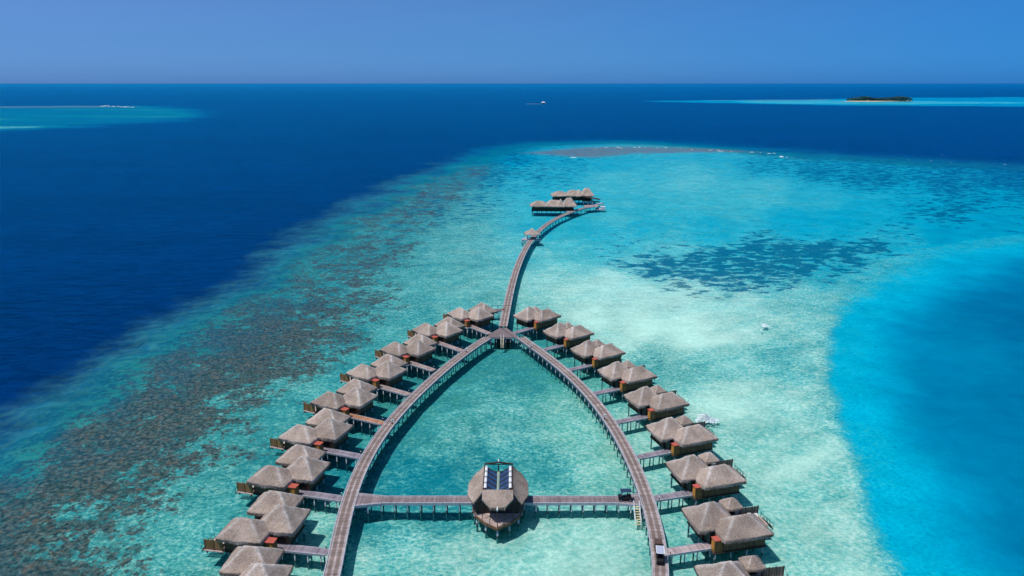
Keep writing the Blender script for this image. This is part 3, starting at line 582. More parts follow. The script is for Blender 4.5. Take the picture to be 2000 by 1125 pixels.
def boardwalk(C, hw, label, npile_step, m=DECK, clip=None, beams=True):
    root = empty('boardwalk', (C[0][0], C[0][1], 0)); C = C-C[0]; tag(root, label, 'boardwalk')
    Cr, N, hv, s = ribbon(root, C, hw, 1.84, 2.0, m)
    h0 = hv[0] if not callable(hw) else None
    if not callable(hw):
        for q in (1, -1):
            edge_beam(root, Cr, N, q*(h0-.02), .16, 1.86, 2.11, BEAM, 'edge_kerb')
            edge_beam(root, Cr, N, q*(h0-.08), .14, 1.45, 1.835, BEAMD, 'side_joist')
    else:
        for q in (1, -1):
            mb = MB()
            for i in range(len(Cr)-1):
                a = Cr[i]+N[i]*(hv[i]-.05)*q; b = Cr[i+1]+N[i+1]*(hv[i+1]-.05)*q
                mb.beam((a[0], a[1], 1.84), (b[0], b[1], 1.84), .13, .5)
            mb.build('edge_kerb', BEAM, root)
    Cp, sp = resample(C, npile_step); T = np.gradient(Cp, axis=0); T /= np.linalg.norm(T, axis=1)[:, None]; Np = np.stack([-T[:, 1], T[:, 0]], 1)
    for i in range(len(Cp)):
        hh = (hw(sp[i]/sp[-1]) if callable(hw) else hw)-.22
        for q in (1, -1):
            p = Cp[i]+Np[i]*hh*q; MB().tube((p[0], p[1], -3), (p[0], p[1], 1.6), .12, n=8).build('pile', PILE, root, True)
    for i in range(0): pass
    return root
CL = poly_curve(WL, 5, 74, 193.5); CR_ = poly_curve(WR, 5, 74, 193.8); CF = poly_curve(WF, 5, 203.5, 423.5, .7)
boardwalk(CL, 1.22, 'long curved boardwalk sweeping down the left side of the enclosed lagoon', 2.6)
boardwalk(CR_, 1.2, 'long curved boardwalk bowing down the right side of the enclosed lagoon', 2.6)
boardwalk(CF, 1.25, 'long far boardwalk curving from the junction past the gazebo to the distant villas', 5.2)
yc = un(800, 976, 2)[1]
xa, xb = np.polyval(np.polyfit(CL[:, 1], CL[:, 0], 3), yc)+1.1, -6.9
xb2, xa2 = 2.1, 22.7
boardwalk(np.array([(x, yc) for x in np.linspace(xa, xb, 30)]), lambda q: 1.12+.95*np.clip(1-q/.26, 0, 1)**1.1, 'straight cross walk from the left boardwalk to the central pavilion', 2.05, DECKC)
boardwalk(np.array([(x, yc) for x in np.linspace(xb2, xa2, 30)]), lambda q: 1.12+.8*np.clip((q-.78)/.22, 0, 1), 'straight cross walk from the central pavilion to the right boardwalk', 2.05, DECKC)
# junction
J = empty('deck_junction', un(983, 652, 0)); tag(J, 'Y-shaped plank deck where the three boardwalks meet', 'deck')
jo = J.location
JP = [(976.4,640.6),(989.6,640.6),(1003.5,651),(1014,658.9),(1003,659.2),(983,659.2),(960,659.2),(950,658.9),(958,651)]
P = [tuple(np.array(un(x, y, 2.)[:2])-np.array(jo[:2])) for x, y in JP]
mb = MB(); mb.prism(P[::-1], 1.86, 2.004); mb.uv = [(.5, p[0]*.7+p[1]*.3) for p in mb.v]; mb.build('deck', DECKC, J)
mb = MB()
for a, b in ((3, 7),): mb.beam((P[a][0], P[a][1]-.05, 1.78), (P[b][0], P[b][1]-.05, 1.78), .14, .42)
mb.build('edge_kerb', BEAM, J)
piles(J, [(P[6][0]+k*1.35, P[5][1]+.5) for k in range(6)]+[(P[0][0]+.3, P[0][1]-.5), (P[1][0]-.3, P[1][1]-.5)], 1.85, .13)
mb = MB(); mb.tube((0, P[5][1]+3.2, -3), (0, P[5][1]+3.2, 1.2), 2.5, n=24); mb.build('round_footing', WALLD, J)

def steps(x, y, width, label, zt=2.0, n=8, run=.34):
    r = empty('water_steps', (x, y, 0)); tag(r, label, 'steps', 'steps from the decks down to the water')
    for s_ in (-1, 1):
        b = MB(); X = s_*width/2; b.beam((X, .1, zt-.05), (X, -n*run-.1, zt-.1-n*.27), .07, .16)
        b.beam((X, 0, zt+.95), (X, -n*run, zt+.95-n*.27), .07, .07)
        for k in (0, 3, 6, 8): b.beam((X, -k*run, zt-k*.27-.1), (X, -k*run, zt+.95-k*.27), .07, .07)
        b.build('handrail', WHITE, r)
    for k in range(n): MB().box(-width/2+.05, width/2-.05, -k*run-.26, -k*run-.02, zt-.2-k*.27, zt-.14-k*.27).build('tread', YELLOW, r)
sx = un(1242, 985, 2); steps(sx[0], yc-1.75, .95, 'pale steps with yellow treads near the right boardwalk and dark golf cart')
sx = un(981, 659.5, 2); steps(sx[0], sx[1], .8, 'pale steps hanging from the Y-shaped junction deck', run=.30)

# ------------------------------------------------------------------ central pavilion
PV = empty('pavilion', (-2.4, yc, 0)); tag(PV, 'octagonal thatched pavilion with glazed open top in the middle of the lagoon', 'pavilion')
hull = [(0,-8.5),(2.1,-6.9),(3.75,-4.9),(4.35,-2.4),(4.35,2.4),(3.75,4.9),(2.1,6.9),(0,8.5),(-2.1,6.9),(-3.75,4.9),(-4.35,2.4),(-4.35,-2.4),(-3.75,-4.9),(-2.1,-6.9)]
MB().prism(hull, 1.5, 1.98).build('hull_rim', WALL, PV)
MB().prism([(x*.965, y*.965) for x, y in hull], 1.6, 2.03).build('deck_floor', PINKDECK, PV)
wl_ = [(3.55,-4.1),(4.05,-2.2),(4.05,2.2),(3.55,4.1),(-3.55,4.1),(-4.05,2.2),(-4.05,-2.2),(-3.55,-4.1)]
b = MB(); n = len(wl_)
for i in range(n):
    a, c = np.array(wl_[i]), np.array(wl_[(i+1) % n])
    b.beam((a[0], a[1], 3.1), (c[0], c[1], 3.1), .12, 2.2)
b.build('wall', WALLD, PV)
MB().box(-3.3, 3.3, -3.9, 3.9, 2.035, 2.06).build('interior_floor', GLASS, PV)
def wing(s_):
    # outer eave polygon and inner ridge line, z rises towards the opening
    E = [(s_*4.15,-5.0,4.45),(s_*5.2,-2.3,4.45),(s_*5.2,1.5,4.45),(s_*4.15,4.6,4.45)]
    Rg = [(s_*2.55,-5.15,6.45),(s_*2.55,-2.3,6.5),(s_*2.55,1.5,6.5),(s_*2.55,3.9,6.45)]
    # near and far tips are pulled in towards the ridge
    Rg[0] = (s_*2.55, -4.35, 6.4)
    mb = MB(); nu, nv = 26, 36; V = []; rnd = np.random.RandomState(3)
    Ea = np.array(E); Ra = np.array(Rg); ts = np.array([0, .3, .7, 1.])
    for j in range(nv+1):
        t_ = j/nv; e = np.array([np.interp(t_, ts, Ea[:, k]) for k in range(3)]); r = np.array([np.interp(t_, ts, Ra[:, k]) for k in range(3)])
        for i in range(nu+1):
            u_ = i/nu; p = e*(1-u_)+r*u_; p[2] += -.12*math.sin(math.pi*u_)+.05*(rnd.rand()-.5); V.append(p)
    f = [(j*(nu+1)+i, j*(nu+1)+i+1, (j+1)*(nu+1)+i+1, (j+1)*(nu+1)+i) for j in range(nv) for i in range(nu)]
    if s_ > 0: f = [q[::-1] for q in f]
    nV = len(V); mb.add(V, f); mb.add([(p[0]-s_*.05, p[1], p[2]-.28) for p in V], [q[::-1] for q in f])
    ring = [i for i in range(nu+1)]+[j*(nu+1)+nu for j in range(1, nv+1)]+[nv*(nu+1)+i for i in range(nu-1, -1, -1)]+[j*(nu+1) for j in range(nv-1, 0, -1)]
    for i in range(len(ring)):
        a, c = ring[i], ring[(i+1) % len(ring)]; mb.f.append((a, c, nV+c, nV+a))
    # ragged eave
    for j in range(nv*3):
        t_ = j/(nv*3); e = np.array([np.interp(t_, ts, Ea[:, k]) for k in range(3)]); mb.add([(e[0]+s_*.03, e[1]-.1, e[2]+.03), (e[0]+s_*.03, e[1]+.1, e[2]+.03), (e[0]+s_*(.05+.1*rnd.rand()), e[1], e[2]-.35-.25*rnd.rand())], [(0, 1, 2)])
    o = mb.build('roof_wing', THATCH, PV); hv = np.zeros(len(mb.v)); o.data.attributes.new('hip', 'FLOAT', 'POINT').data.foreach_set('value', hv)
wing(-1); wing(1)
def hip_end(s_):
    top = [(-2.6, s_*4.15, 6.55), (2.6, s_*4.15, 6.55)]; bot = [(-2.6, s_*5.6, 5.75), (-1.25, s_*7.1, 5.1), (1.25, s_*7.1, 5.1), (2.6, s_*5.6, 5.75)]
    mb = MB(); V = []; nu, nv = 30, 18; rnd = np.random.RandomState(5)
    for i in range(nu+1):
        u_ = i/nu; x = -2.6+5.2*u_; yb = np.interp(x, [-2.6, -1.25, 1.25, 2.6], [5.6, 7.1, 7.1, 5.6]); zb = np.interp(x, [-2.6, -1.25, 1.25, 2.6], [5.7, 5.05, 5.05, 5.7])
        for j in range(nv+1):
            q = j/nv; V.append((x, s_*(4.15+(yb-4.15)*q), 6.55+(zb-6.55)*q-.08*math.sin(math.pi*q)+.05*(rnd.rand()-.5)))
    f = [(i*(nv+1)+j, i*(nv+1)+j+1, (i+1)*(nv+1)+j+1, (i+1)*(nv+1)+j) for i in range(nu) for j in range(nv)]
    if s_ > 0: f = [q[::-1] for q in f]
    nV = len(V); mb.add(V, f); mb.add([(p[0], p[1], p[2]-.3) for p in V], [q[::-1] for q in f])
    ring = [i*(nv+1) for i in range(nu+1)]+[nu*(nv+1)+j for j in range(1, nv+1)]+[i*(nv+1)+nv for i in range(nu-1, -1, -1)]+[j for j in range(nv-1, 0, -1)]
    for i in range(len(ring)): a, c = ring[i], ring[(i+1) % len(ring)]; mb.f.append((a, c, nV+c, nV+a))
    for k in range(90):
        x = -1.3+2.6*k/89; mb.add([(x-.06, s_*7.1, 5.06), (x+.06, s_*7.1, 5.06), (x+.05*(rnd.rand()-.5), s_*(7.15+.1*rnd.rand()), 4.65-.2*rnd.rand())], [(0, 1, 2)])
    o = mb.build('roof_end', THATCH, PV); o.data.attributes.new('hip', 'FLOAT', 'POINT').data.foreach_set('value', np.zeros(len(mb.v)))
hip_end(-1)
fr = MB()
for s_ in (-1, 1):
    fr.beam((s_*2.45, -4.2, 6.6), (s_*2.45, 4.1, 6.6), .14, .22)
    fr.beam((s_*2.45, 4.0, 2.1), (s_*2.45, 4.0, 6.5), .14, .14)
    fr.beam((s_*2.6, -5.5, 5.5), (s_*3.7, -4.6, 4.3), .1, .12)
fr.beam((-2.6, 4.15, 6.6), (0, 4.35, 6.85), .35, .16); fr.beam((0, 4.35, 6.85), (2.6, 4.15, 6.6), .35, .16)
fr.beam((-2.6, 4.5, 6.35), (2.6, 4.5, 6.35), .10, .12); fr.beam((0, 4.0, 2.1), (0, 4.0, 6.5), .22, .22)
fr.beam((-2.5, 4.0, 5.2), (2.5, 4.0, 5.2), .1, .1); fr.beam((-2.5, 4.0, 4.4), (2.5, 4.0, 4.4), .1, .1)
fr.build('roof_frame', WALLD, PV)
pf = MB(); pf.tube((0, -8.15, 2.0), (0, -7.6, 5.0), .07)
for s_ in (-1, 1):
    pf.tube((s_*1.3, -7.1, 2.0), (s_*1.15, -6.9, 5.0), .05); pf.tube((s_*2.6, -5.9, 2.0), (s_*2.5, -5.4, 5.7), .06); pf.beam((s_*1.2, -7.0, 4.95), (0, -7.75, 4.95), .08, .10)
    pf.beam((s_*2.6, -6.1, 2.9), (0, -8.2, 2.9), .04, .04)
pf.build('post_frame', WALLD, PV)
for s_ in (-1, 1): MB().tube((0, s_*(7.05 if s_ < 0 else 4.45), 5.12 if s_ < 0 else 6.9), (0, s_*(7.9 if s_ < 0 else 4.75), 5.0 if s_ < 0 else 7.15), .10, .16).build('ridge_end', CUSH, PV)
# butterfly glazing that falls to a central gutter
for s_ in (-1, 1):
    for k in range(5):
        y0 = -4.0+k*1.5; MB().add([(s_*1.95, y0+.10, 6.25), (s_*.22, y0-.5, 5.45), (s_*.22, y0+.80, 5.45), (s_*1.95, y0+1.4, 6.25)], [(0, 1, 2, 3)]).build('glass_panel', BLUEPAN, PV)
    rf = MB()
    for k in range(6): y0 = -4.0+k*1.5; rf.beam((s_*1.95, y0-.02, 6.27), (s_*.2, y0-.62, 5.47), .14, .16)
    rf.build('rafters', WALLD, PV)
    for k in range(4):
        y0 = -3.75+k*1.85; MB().tube((s_*2.12, y0, 6.5), (s_*2.12, y0+1.5, 6.5), .27, n=14).build('blind_roll', WHITE, PV, True)
        MB().tube((s_*2.12, y0-.16, 6.46), (s_*2.12, y0-.01, 6.46), .24, n=14).build('roll_bracket', BLACK, PV)
MB().box(-.2, .2, -4.1, 3.4, 5.38, 5.52).box(-.04, .04, -4.0, 3.4, 5.521, 5.6).build('gutter', GREENW, PV)
piles(PV, [(x*.93, y*.93) for x, y in hull]+[(0, 0), (2, 0), (-2, 0)], 1.51, .19)

# ------------------------------------------------------------------ carts
def cart(x, y, rz, kind, label):
    r = empty('golf_cart', (x, y, 2.004), rz); tag(r, label, 'golf cart', 'golf carts on the boardwalks')
    # local +x = forward, length about 2.6 (cargo) / 2.5
    b = MB(); b.box(-1.05 if kind else -2.75, 1.25, -.52, .52, .28, .55); b.prism([(.75, -.5), (1.28, -.42), (1.28, .42), (.75, .5)], .551, [.95, .8, .8, .95])
    b.build('body', BLACK, r)
    rw = -.75 if kind else -3.3
    for sx_, sy_ in ((.85, .5), (.85, -.5), (rw, .5), (rw, -.5)): 
        w_ = MB(); w_.tube((sx_, sy_-.09, .24), (sx_, sy_+.09, .24), .24, n=14); o = w_.build('wheel', BLACK, r)
        h_ = MB(); h_.tube((sx_, sy_-.1, .24), (sx_, sy_+.1, .24), .11, n=10); h_.build('hub', SILVER, o)
    s = MB(); s.box(-.35, .2, -.48, .48, .551, .75); s.box(-.45, -.3, -.48, .48, .6, 1.15); s.build('seat', WALLD if kind else BLACK, r)
    rs = MB()
    for px_, py_ in ((.62, .5), (.62, -.5), (-.62, .5), (-.62, -.5)): rs.tube((px_*1.1, py_, .5), (px_, py_, 1.82), .025)
    rs.build('roof_posts', BLACK, r)
    if kind == 0:
        MB().box(-.95, .9, -.60, .60, 1.82, 1.90).build('roof', SILVER, r)
        rm = MB(); rm.box(-.97, .92, .56, .64, 1.901, 1.95).box(-.97, .92, -.64, -.56, 1.901, 1.95).box(.84, .92, -.56, .56, 1.901, 1.94).box(-.97, -.89, -.56, .56, 1.901, 1.94).build('roof_trim', WHITE, r)
        MB().prism([(-4.15, -.45), (-4.0, -.6), (-3.0, -.6), (-2.85, -.5), (-2.85, .5), (-3.0, .6), (-4.0, .6), (-4.15, .45)], .72, .98).build('cargo_box', BROWNP, r)
        MB().box(-4.0, -2.76, -.45, .45, .34, .71).box(-2.7, -1.0, -.48, .48, .551, .72).build('rear_frame', BLACK, r)
    else:
        MB().box(-.95, .95, -.55, .55, 1.82, 1.90).build('roof', NAVY, r)
        MB().box(-.95, -.55, -.48, .48, .551, .9).build('rear_seat', WALLD, r)
        MB().beam((.72, -.5, .95), (.6, -.5, 1.75), .03, .03).add([(.78, -.48, .95), (.78, .48, .95), (.64, .48, 1.78), (.64, -.48, 1.78)], [(0, 1, 2, 3)]).build('windscreen', GLASS, r)
        st = MB(); st.tube((.5, .22, .9), (.38, .22, 1.05), .16, n=12); st.build('steering_wheel', BLACK, r)
        MB().box(-.2, .05, -.35, -.1, .76, .95).build('bag', CUSH, r)
    return r
cp = un(1283.5, 1084, 2); cart(cp[0]+.12, cp[1]-1.35, R_(-97), 0, 'cargo golf cart with silver roof and brown load box on the right boardwalk')
cp = un(1222, 980, 2); cart(cp[0]+.05, yc-.05, R_(180), 1, 'dark golf cart with navy canopy parked on the cross walk')

# lifebuoy posts on the inner edges
def buoy(x, y, label):
    r = empty('lifebuoy_post', (x, y, 2.0)); tag(r, label, 'lifebuoy', 'lifebuoy posts along the boardwalks')
    MB().box(-.05, .05, -.05, .05, .1, 1.15).build('post', WALLD, r)
    mb = MB(); n, k, Rr, rr = 20, 8, .32, .08; V = []; fs = []
    for i in range(n):
        a = 2*math.pi*i/n
        for j in range(k):
            b = 2*math.pi*j/k; q = Rr+rr*math.cos(b); V.append((q*math.cos(a), -.12+rr*math.sin(b), .95+q*math.sin(a)))
    for i in range(n):
        for j in range(k): fs.append((i*k+j, ((i+1) % n)*k+j, ((i+1) % n)*k+(j+1) % k, i*k+(j+1) % k))
    mb.add(V, fs); mb.build('ring', WHITE, r, True)
    MB().box(-.28, -.06, -.06, .06, .15, .5).build('float_bag', ROPE, r)
for px_, py_, lb in ((912, 688, 'white lifebuoy on the left boardwalk just below the junction'), (767, 828, 'white lifebuoy halfway down the left boardwalk'), (1038, 679, 'white lifebuoy on the right boardwalk just below the junction'), (1181.5, 819, 'white lifebuoy halfway down the right boardwalk'), (1001.5, 577, 'white lifebuoy on the far boardwalk above the junction')):
    p = un(px_, py_, 2.1); buoy(p[0], p[1], lb)

# ------------------------------------------------------------------ small link deck with boom gate beside the first left villa
lk = empty('link_deck', un(978, 616, 0)); tag(lk, 'short dark link deck with red box between first left villa and far boardwalk', 'deck')
MB().box(-3.2, 1.2, -1.0, 1.0, 1.6, 1.93).build('deck', DECKC, lk)
MB().beam((-3.2, 1.05, 3.0), (5.8, 1.05, 3.0), .09, .09).build('gate_rail', WALLD, lk)
g = MB()
for x in (-3.1, -1.0, 1.0, 5.6): g.beam((x, 1.05, 1.6), (x, 1.05, 3.0), .1, .1)
g.build('post', WALLD, lk); MB().box(.55, 1.05, -.9, -.2, 1.931, 2.45).build('red_box', ROPE, lk)
piles(lk, [(-2.8, -.8), (-2.8, .8), (-.6, -.8), (-.6, .8)], 1.6, .12)

# ------------------------------------------------------------------ gazebo over the far boardwalk
gz = empty('gazebo', (9.4, 330.0, 0), R_(12)); tag(gz, 'small thatched gazebo straddling the far curved boardwalk', 'gazebo')
MB().box(-3.6, 3.6, -3.0, 3.0, 1.6, 1.96).build('deck', BEAM, gz)
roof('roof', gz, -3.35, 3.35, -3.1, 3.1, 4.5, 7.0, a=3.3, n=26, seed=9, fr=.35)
g = MB()
for x in (-2.9, 2.9):
    for y in (-2.7, 2.7): g.tube((x, y, 1.9), (x, y, 4.6), .12)
g.build('post', WALLD, gz); g = MB(); g.box(-2.9, -1.3, -2.75, -2.65, 2.3, 2.9); g.box(1.3, 2.9, -2.75, -2.65, 2.3, 2.9); g.box(-2.95, -2.85, -2.6, 2.6, 2.3, 2.9); g.build('bench_rail', WHITE, gz)
piles(gz, [(x, y) for x in (-3.3, 3.3) for y in (-2.7, 0, 2.7)], 1.6, .16)
g = MB(); g.box(-5.0, -3.62, -1.4, .8, 1.5, 1.94); g.build('side_landing', BEAM, gz); piles(gz, [(-4.7, -1.1), (-4.7, .5)], 1.5, .16)

# ------------------------------------------------------------------ the two distant long villas
def far_villa(x, y, rz, label, seed):
    v = empty('long_villa', (x, y, 0), rz); tag(v, label, 'villa', 'long thatched villas at the far end')
    MB().box(0, 24.5, -.4, 9, 1.5, 1.95).build('floor', WALLD, v)
    wall_block(v, .4, 17, 0, 8.4, 1.95, 4.5, WALLD); wall_block(v, 16.4, 24, .6, 8.6, 1.96, 4.8, WALLD)
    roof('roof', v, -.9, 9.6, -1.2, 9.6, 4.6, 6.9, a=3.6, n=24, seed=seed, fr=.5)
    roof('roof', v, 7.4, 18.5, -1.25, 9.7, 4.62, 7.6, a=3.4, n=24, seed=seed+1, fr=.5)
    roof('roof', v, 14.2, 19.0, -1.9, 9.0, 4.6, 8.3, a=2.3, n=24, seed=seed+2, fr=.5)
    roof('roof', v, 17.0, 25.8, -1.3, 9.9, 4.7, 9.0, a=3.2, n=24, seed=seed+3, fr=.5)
    piles(v, [(xx, yy) for xx in np.arange(.5, 24.6, 2.7) for yy in (0, 8.4)], 1.5, .2)
    return v
far_villa(11.2, 408.0, R_(-3), 'front long thatched villa at the far end of the boardwalk', 20)
far_villa(25.8, 446.5, R_(1), 'rear long thatched villa standing behind the front one', 30)
t = empty('covered_ramp', (44, 444, 0), R_(-28)); tag(t, 'dark sloping covered ramp descending from the rear long villa', 'ramp')
MB().prism([(0, -1.6), (11, -1.2), (11, 1.2), (0, 1.6)], 1.7, 2.0).build('deck', WALLD, t)
MB().prism([(-.5, -1.9), (11.2, -1.5), (11.2, 1.5), (-.5, 1.9)], [4.6, 3.3, 3.3, 4.6], [4.9, 3.6, 3.6, 4.9]).build('roof', WALLD, t)
piles(t, [(x, y) for x in (1, 4, 7, 10.5) for y in (-1.1, 1.1)], 1.7, .15)
g = MB()
for x, z in ((1, 4.5), (4, 4.1), (7, 3.8), (10.5, 3.4)):
    for y in (-1.15, 1.15): g.tube((x, y, 2.0), (x, y, z), .08)
g.build('post', WALLD, t)
t = empty('arrival_deck', un(1158, 402, 0)); tag(t, 'pale arrival deck at the end of the far boardwalk', 'deck')
x0, y0, _ = un(1158, 402, 0)
P = [tuple(np.array(un(x, y, 2)[:2])-np.array((x0, y0))) for x, y in ((1140, 401), (1142, 403.5), (1150, 405.5), (1168, 403.5), (1170, 400.8), (1165, 400), (1179, 396.5), (1176, 395.5), (1160, 399.8))]
mb = MB(); mb.prism(P, 1.75, 2.006); mb.uv = [(.5, p[0]) for p in mb.v]; mb.build('deck', JPINK, t)
piles(t, [(p[0]*.9, p[1]*.9) for p in P[2:5]]+[P[6], P[7]], 1.75, .2)
t = empty('floating_platform', un(1174, 409, 0)); tag(t, 'low floating platform with a white box below the arrival deck', 'platform')
MB().box(-3.2, 2.4, -2.5, 2.5, -.2, .5).build('pontoon', BEAM, t); MB().box(-.2, 2.2, -1.0, 1.0, .501, 1.6).build('white_box', WHITE, t); MB().box(-.4, 2.4, -1.2, 1.2, 1.601, 1.75).build('box_lid', CUSH, t)
a = un(1117, 414, 2); bq = un(1100, 409.5, 2); t = empty('jetty', (bq[0], bq[1], 0)); d = np.array(a[:2])-np.array(bq[:2]); t.rotation_euler = (0, 0, math.atan2(d[1], d[0])); tag(t, 'short pale ramp from the front long villa to the far boardwalk', 'jetty', 'jetties to the villas')
L = np.hypot(*d); mb = MB(); mb.box(-.5, L, -.8, .8, 1.7, 1.95); mb.uv = [(.5, p[0]) for p in mb.v]; mb.build('deck', JPINK, t); piles(t, [(L*.3, .6), (L*.3, -.6), (L*.75, .6)], 1.7, .14)

# ------------------------------------------------------------------ loungers on the nearest right villa decks
def lounger(fi, lx, ly, label, FR=FRR, z=1.847):
    A, B, th = FR[fi]; q = rot((lx, ly), th); r = empty('sun_lounger', (B[0]+q[0], B[1]+q[1], z), th+R_(80)); tag(r, label, 'sun lounger', 'sun loungers on villa decks')
    f = MB(); f.box(-.95, .95, -.33, .33, .26, .34)
    for x in (-.85, .85):
        for y in (-.28, .28): f.box(x-.04, x+.04, y-.04, y+.04, 0, .26)
    f.build('frame', ORANGE, r); MB().box(-.9, .3, -.3, .3, .341, .45).build('cushion', CUSH, r)
    MB().prism([(.3, -.3), (.9, -.3), (.9, .3), (.3, .3)], [.341, .6, .6, .341], [.45, .75, .75, .45]).build('backrest', CUSH, r)
lounger(7, 10.9, 4.6, 'cream sun lounger nearer the steps of the eighth right-row villa'); lounger(7, 9.9, 4.9, 'cream sun lounger nearer the small gazebo of the eighth right-row villa')

for fi, w_ in ((7, 'eighth'), (6, 'seventh'), (5, 'sixth')):
    lounger(fi, 8.6, .6, 'cream sun lounger behind the timber screen of the %s left-row villa' % w_, FRL, 1.755)
lounger(6, 10.4, 4.7, 'cream sun lounger on the deck of the seventh right-row villa')
# ------------------------------------------------------------------ foam, boat, island, breakers
def foam(px_, py_, rx, ry, hz, label, seed, n_=420):
    x, y, _ = un(px_, py_); rnd = np.random.RandomState(seed); mb = MB()
    for k in range(n_):
        a = rnd.rand()*6.28; q = rnd.rand()**.75; lobe = .55+.45*abs(math.cos(a*1.5+.6)); cx, cy = math.cos(a)*q*rx*lobe, math.sin(a)*q*ry*lobe; hh = hz*max(.12, 1-q*1.15)*(.5+.8*rnd.rand()); w_ = .07+.22*rnd.rand()**2
        n = 5; a0 = rnd.rand()*6.28; V = [(cx+w_*math.cos(a0+6.28*i/n), cy+w_*math.sin(a0+6.28*i/n), .01) for i in range(n)]+[(cx+w_*.6*math.cos(a0+6.28*i/n), cy+w_*.6*math.sin(a0+6.28*i/n), hh*(.5+.5*rnd.rand())) for i in range(n)]+[(cx, cy, hh)]
        mb.add(V, [(i, (i+1) % n, n+(i+1) % n, n+i) for i in range(n)]+[(n+i, n+(i+1) % n, 2*n) for i in range(n)])
    o = mb.build('foam_heap', FOAM); o.location = (x, y, 0); tag(o, label, 'foam', 'white foam heaps on the shallow water')
foam(1379, 819, 2.9, 2.6, 1.1, 'white frothy heap on the shallows beside the sixth right-row villa', 1)
foam(1496, 636, 1.5, 1.7, .5, 'small white frothy heap on the pale sandbank right of centre', 2, 130)
foam(1487, 645, .25, .5, .4, 'tiny white froth dot just left below the sandbank heap', 4, 30)
x, y, _ = un(1062, 203); bt = empty('boat', (x, y, 0), R_(4)); tag(bt, 'white motor boat with pale wake on the open sea', 'boat')
hb = MB(); secs = [(-9, 1.9, .2, 1.4), (-3, 2.4, .0, 1.6), (3, 2.2, .0, 2.0), (7, 1.2, .2, 2.6), (9.5, .1, .9, 3.0)]; V = []
for X, wd, zb, zt in secs: V += [(X, -wd, zt), (X, -wd*.7, zb), (X, wd*.7, zb), (X, wd, zt)]
fs = [(0, 1, 2, 3)]+[(i*4+j, i*4+4+j, i*4+4+(j+1) % 4, i*4+(j+1) % 4) for i in range(4) for j in range(4)]
hb.add(V, fs).build('hull', WHITE, bt); MB().box(-6, 3.5, -1.7, 1.7, 1.7, 3.9).build('cabin', GLASS, bt); MB().prism([(-9.5, -3.6), (5.5, -3.6), (5.5, 3.6), (-9.5, 3.6)], 4.6, 4.9).build('upper_deck', WHITE, bt); ud = MB(); V = [(-8.5, -3.3, 4.9), (4.5, -3.3, 4.9), (4.5, 3.3, 4.9), (-8.5, 3.3, 4.9), (-6.5, -.6, 8.0), (2.0, -.6, 8.0), (2.0, .6, 8.0), (-6.5, .6, 8.0)]; ud.add(V, [(0, 1, 5, 4), (1, 2, 6, 5), (2, 3, 7, 6), (3, 0, 4, 7), (4, 5, 6, 7)]).build('roof', WHITE, bt)  # top tier given sloping sides so that they catch the sun
wk = MB(); rnd = random.Random(2)
for k in range(26):
    q = k/25; xx = -9-q*55; ww = .8+q*2.2; wk.box(xx-1.3, xx+1.3, -ww-.6*rnd.random(), ww+.6*rnd.random(), .0, .5-.4*q)
wo_ = wk.build('wake', FOAM); wo_.location = (x, y, .02); wo_.rotation_euler = (0, 0, R_(4)); tag(wo_, kind='stuff')

def m_sand():
    return m_plain('beach_sand', (.62, .52, .36, 1), .9, .08, .05)
def blob(name, P, h, m, z0=-.5):
    cx = sum(p[0] for p in P)/len(P); cy = sum(p[1] for p in P)/len(P); mb = MB(); n = len(P)
    V = [(p[0], p[1], z0) for p in P]+[(cx+(p[0]-cx)*.75, cy+(p[1]-cy)*.75, h) for p in P]; mb.add(V, [(i, (i+1) % n, n+(i+1) % n, n+i) for i in range(n)]+[tuple(range(n, 2*n))]); return mb.build(name, m)
isl = blob('island', [un(1638, 197.9)[:2], un(1670, 198.4)[:2], un(1708, 198.4)[:2], un(1740, 197.7)[:2], un(1782, 197.4)[:2], un(1780, 195.6)[:2], un(1700, 195.4)[:2], un(1665, 196.6)[:2]], .9, m_sand()); tag(isl, kind='structure')
def m_leaf():
    t = NT('hazed_island_leaves'); g = t.n('ShaderNodeNewGeometry'); nz = t.noise(g.outputs['Position'], .12, 4, .6)
    oi = g.outputs['Random Per Island']
    c = t.mix(oi, (.016, .075, .10, 1), (.045, .14, .14, 1)); return t.bsdf(t.scale(c, t.mr(nz, .3, .7, .7, 1.3)), .8, spec=.1)  # leaf greens with the bluish distance haze mixed into the colour
rnd = np.random.RandomState(5); lf = MB()
xa_, ya_, _ = un(1668, 197.4); xb_, yb_, _ = un(1783, 197.6)
for k in range(4200):
    q = rnd.rand(); x = xa_+(xb_-xa_)*q; prof = min(1, q*4+.35)*(.85+.25*math.sin(q*9)+.15*math.sin(q*31)) if q < .98 else .7
    y = ya_+(yb_-ya_)*q+4+rnd.rand()**1.5*80; zt = 15.5*prof*(.8+.3*rnd.rand()); z = rnd.rand()**.6*zt; r = 1.3+1.7*rnd.rand()
    a, b = rnd.rand()*6.28, rnd.rand()*1.2
    u1 = np.array((math.cos(a), math.sin(a), 0))*r; u2 = np.array((-math.sin(a)*math.cos(b), math.cos(a)*math.cos(b), math.sin(b)+.3))*r; p = np.array((x, y, z))
    lf.add([p-u1*.8-u2*.3, p+u1*.2-u2*.8, p+u1-u2*.1, p+u1*.3+u2*.8, p-u1*.6+u2*.6], [(0, 1, 2, 3, 4)])
lo = lf.build('island_woodland', m_leaf()); tag(lo, kind='stuff')
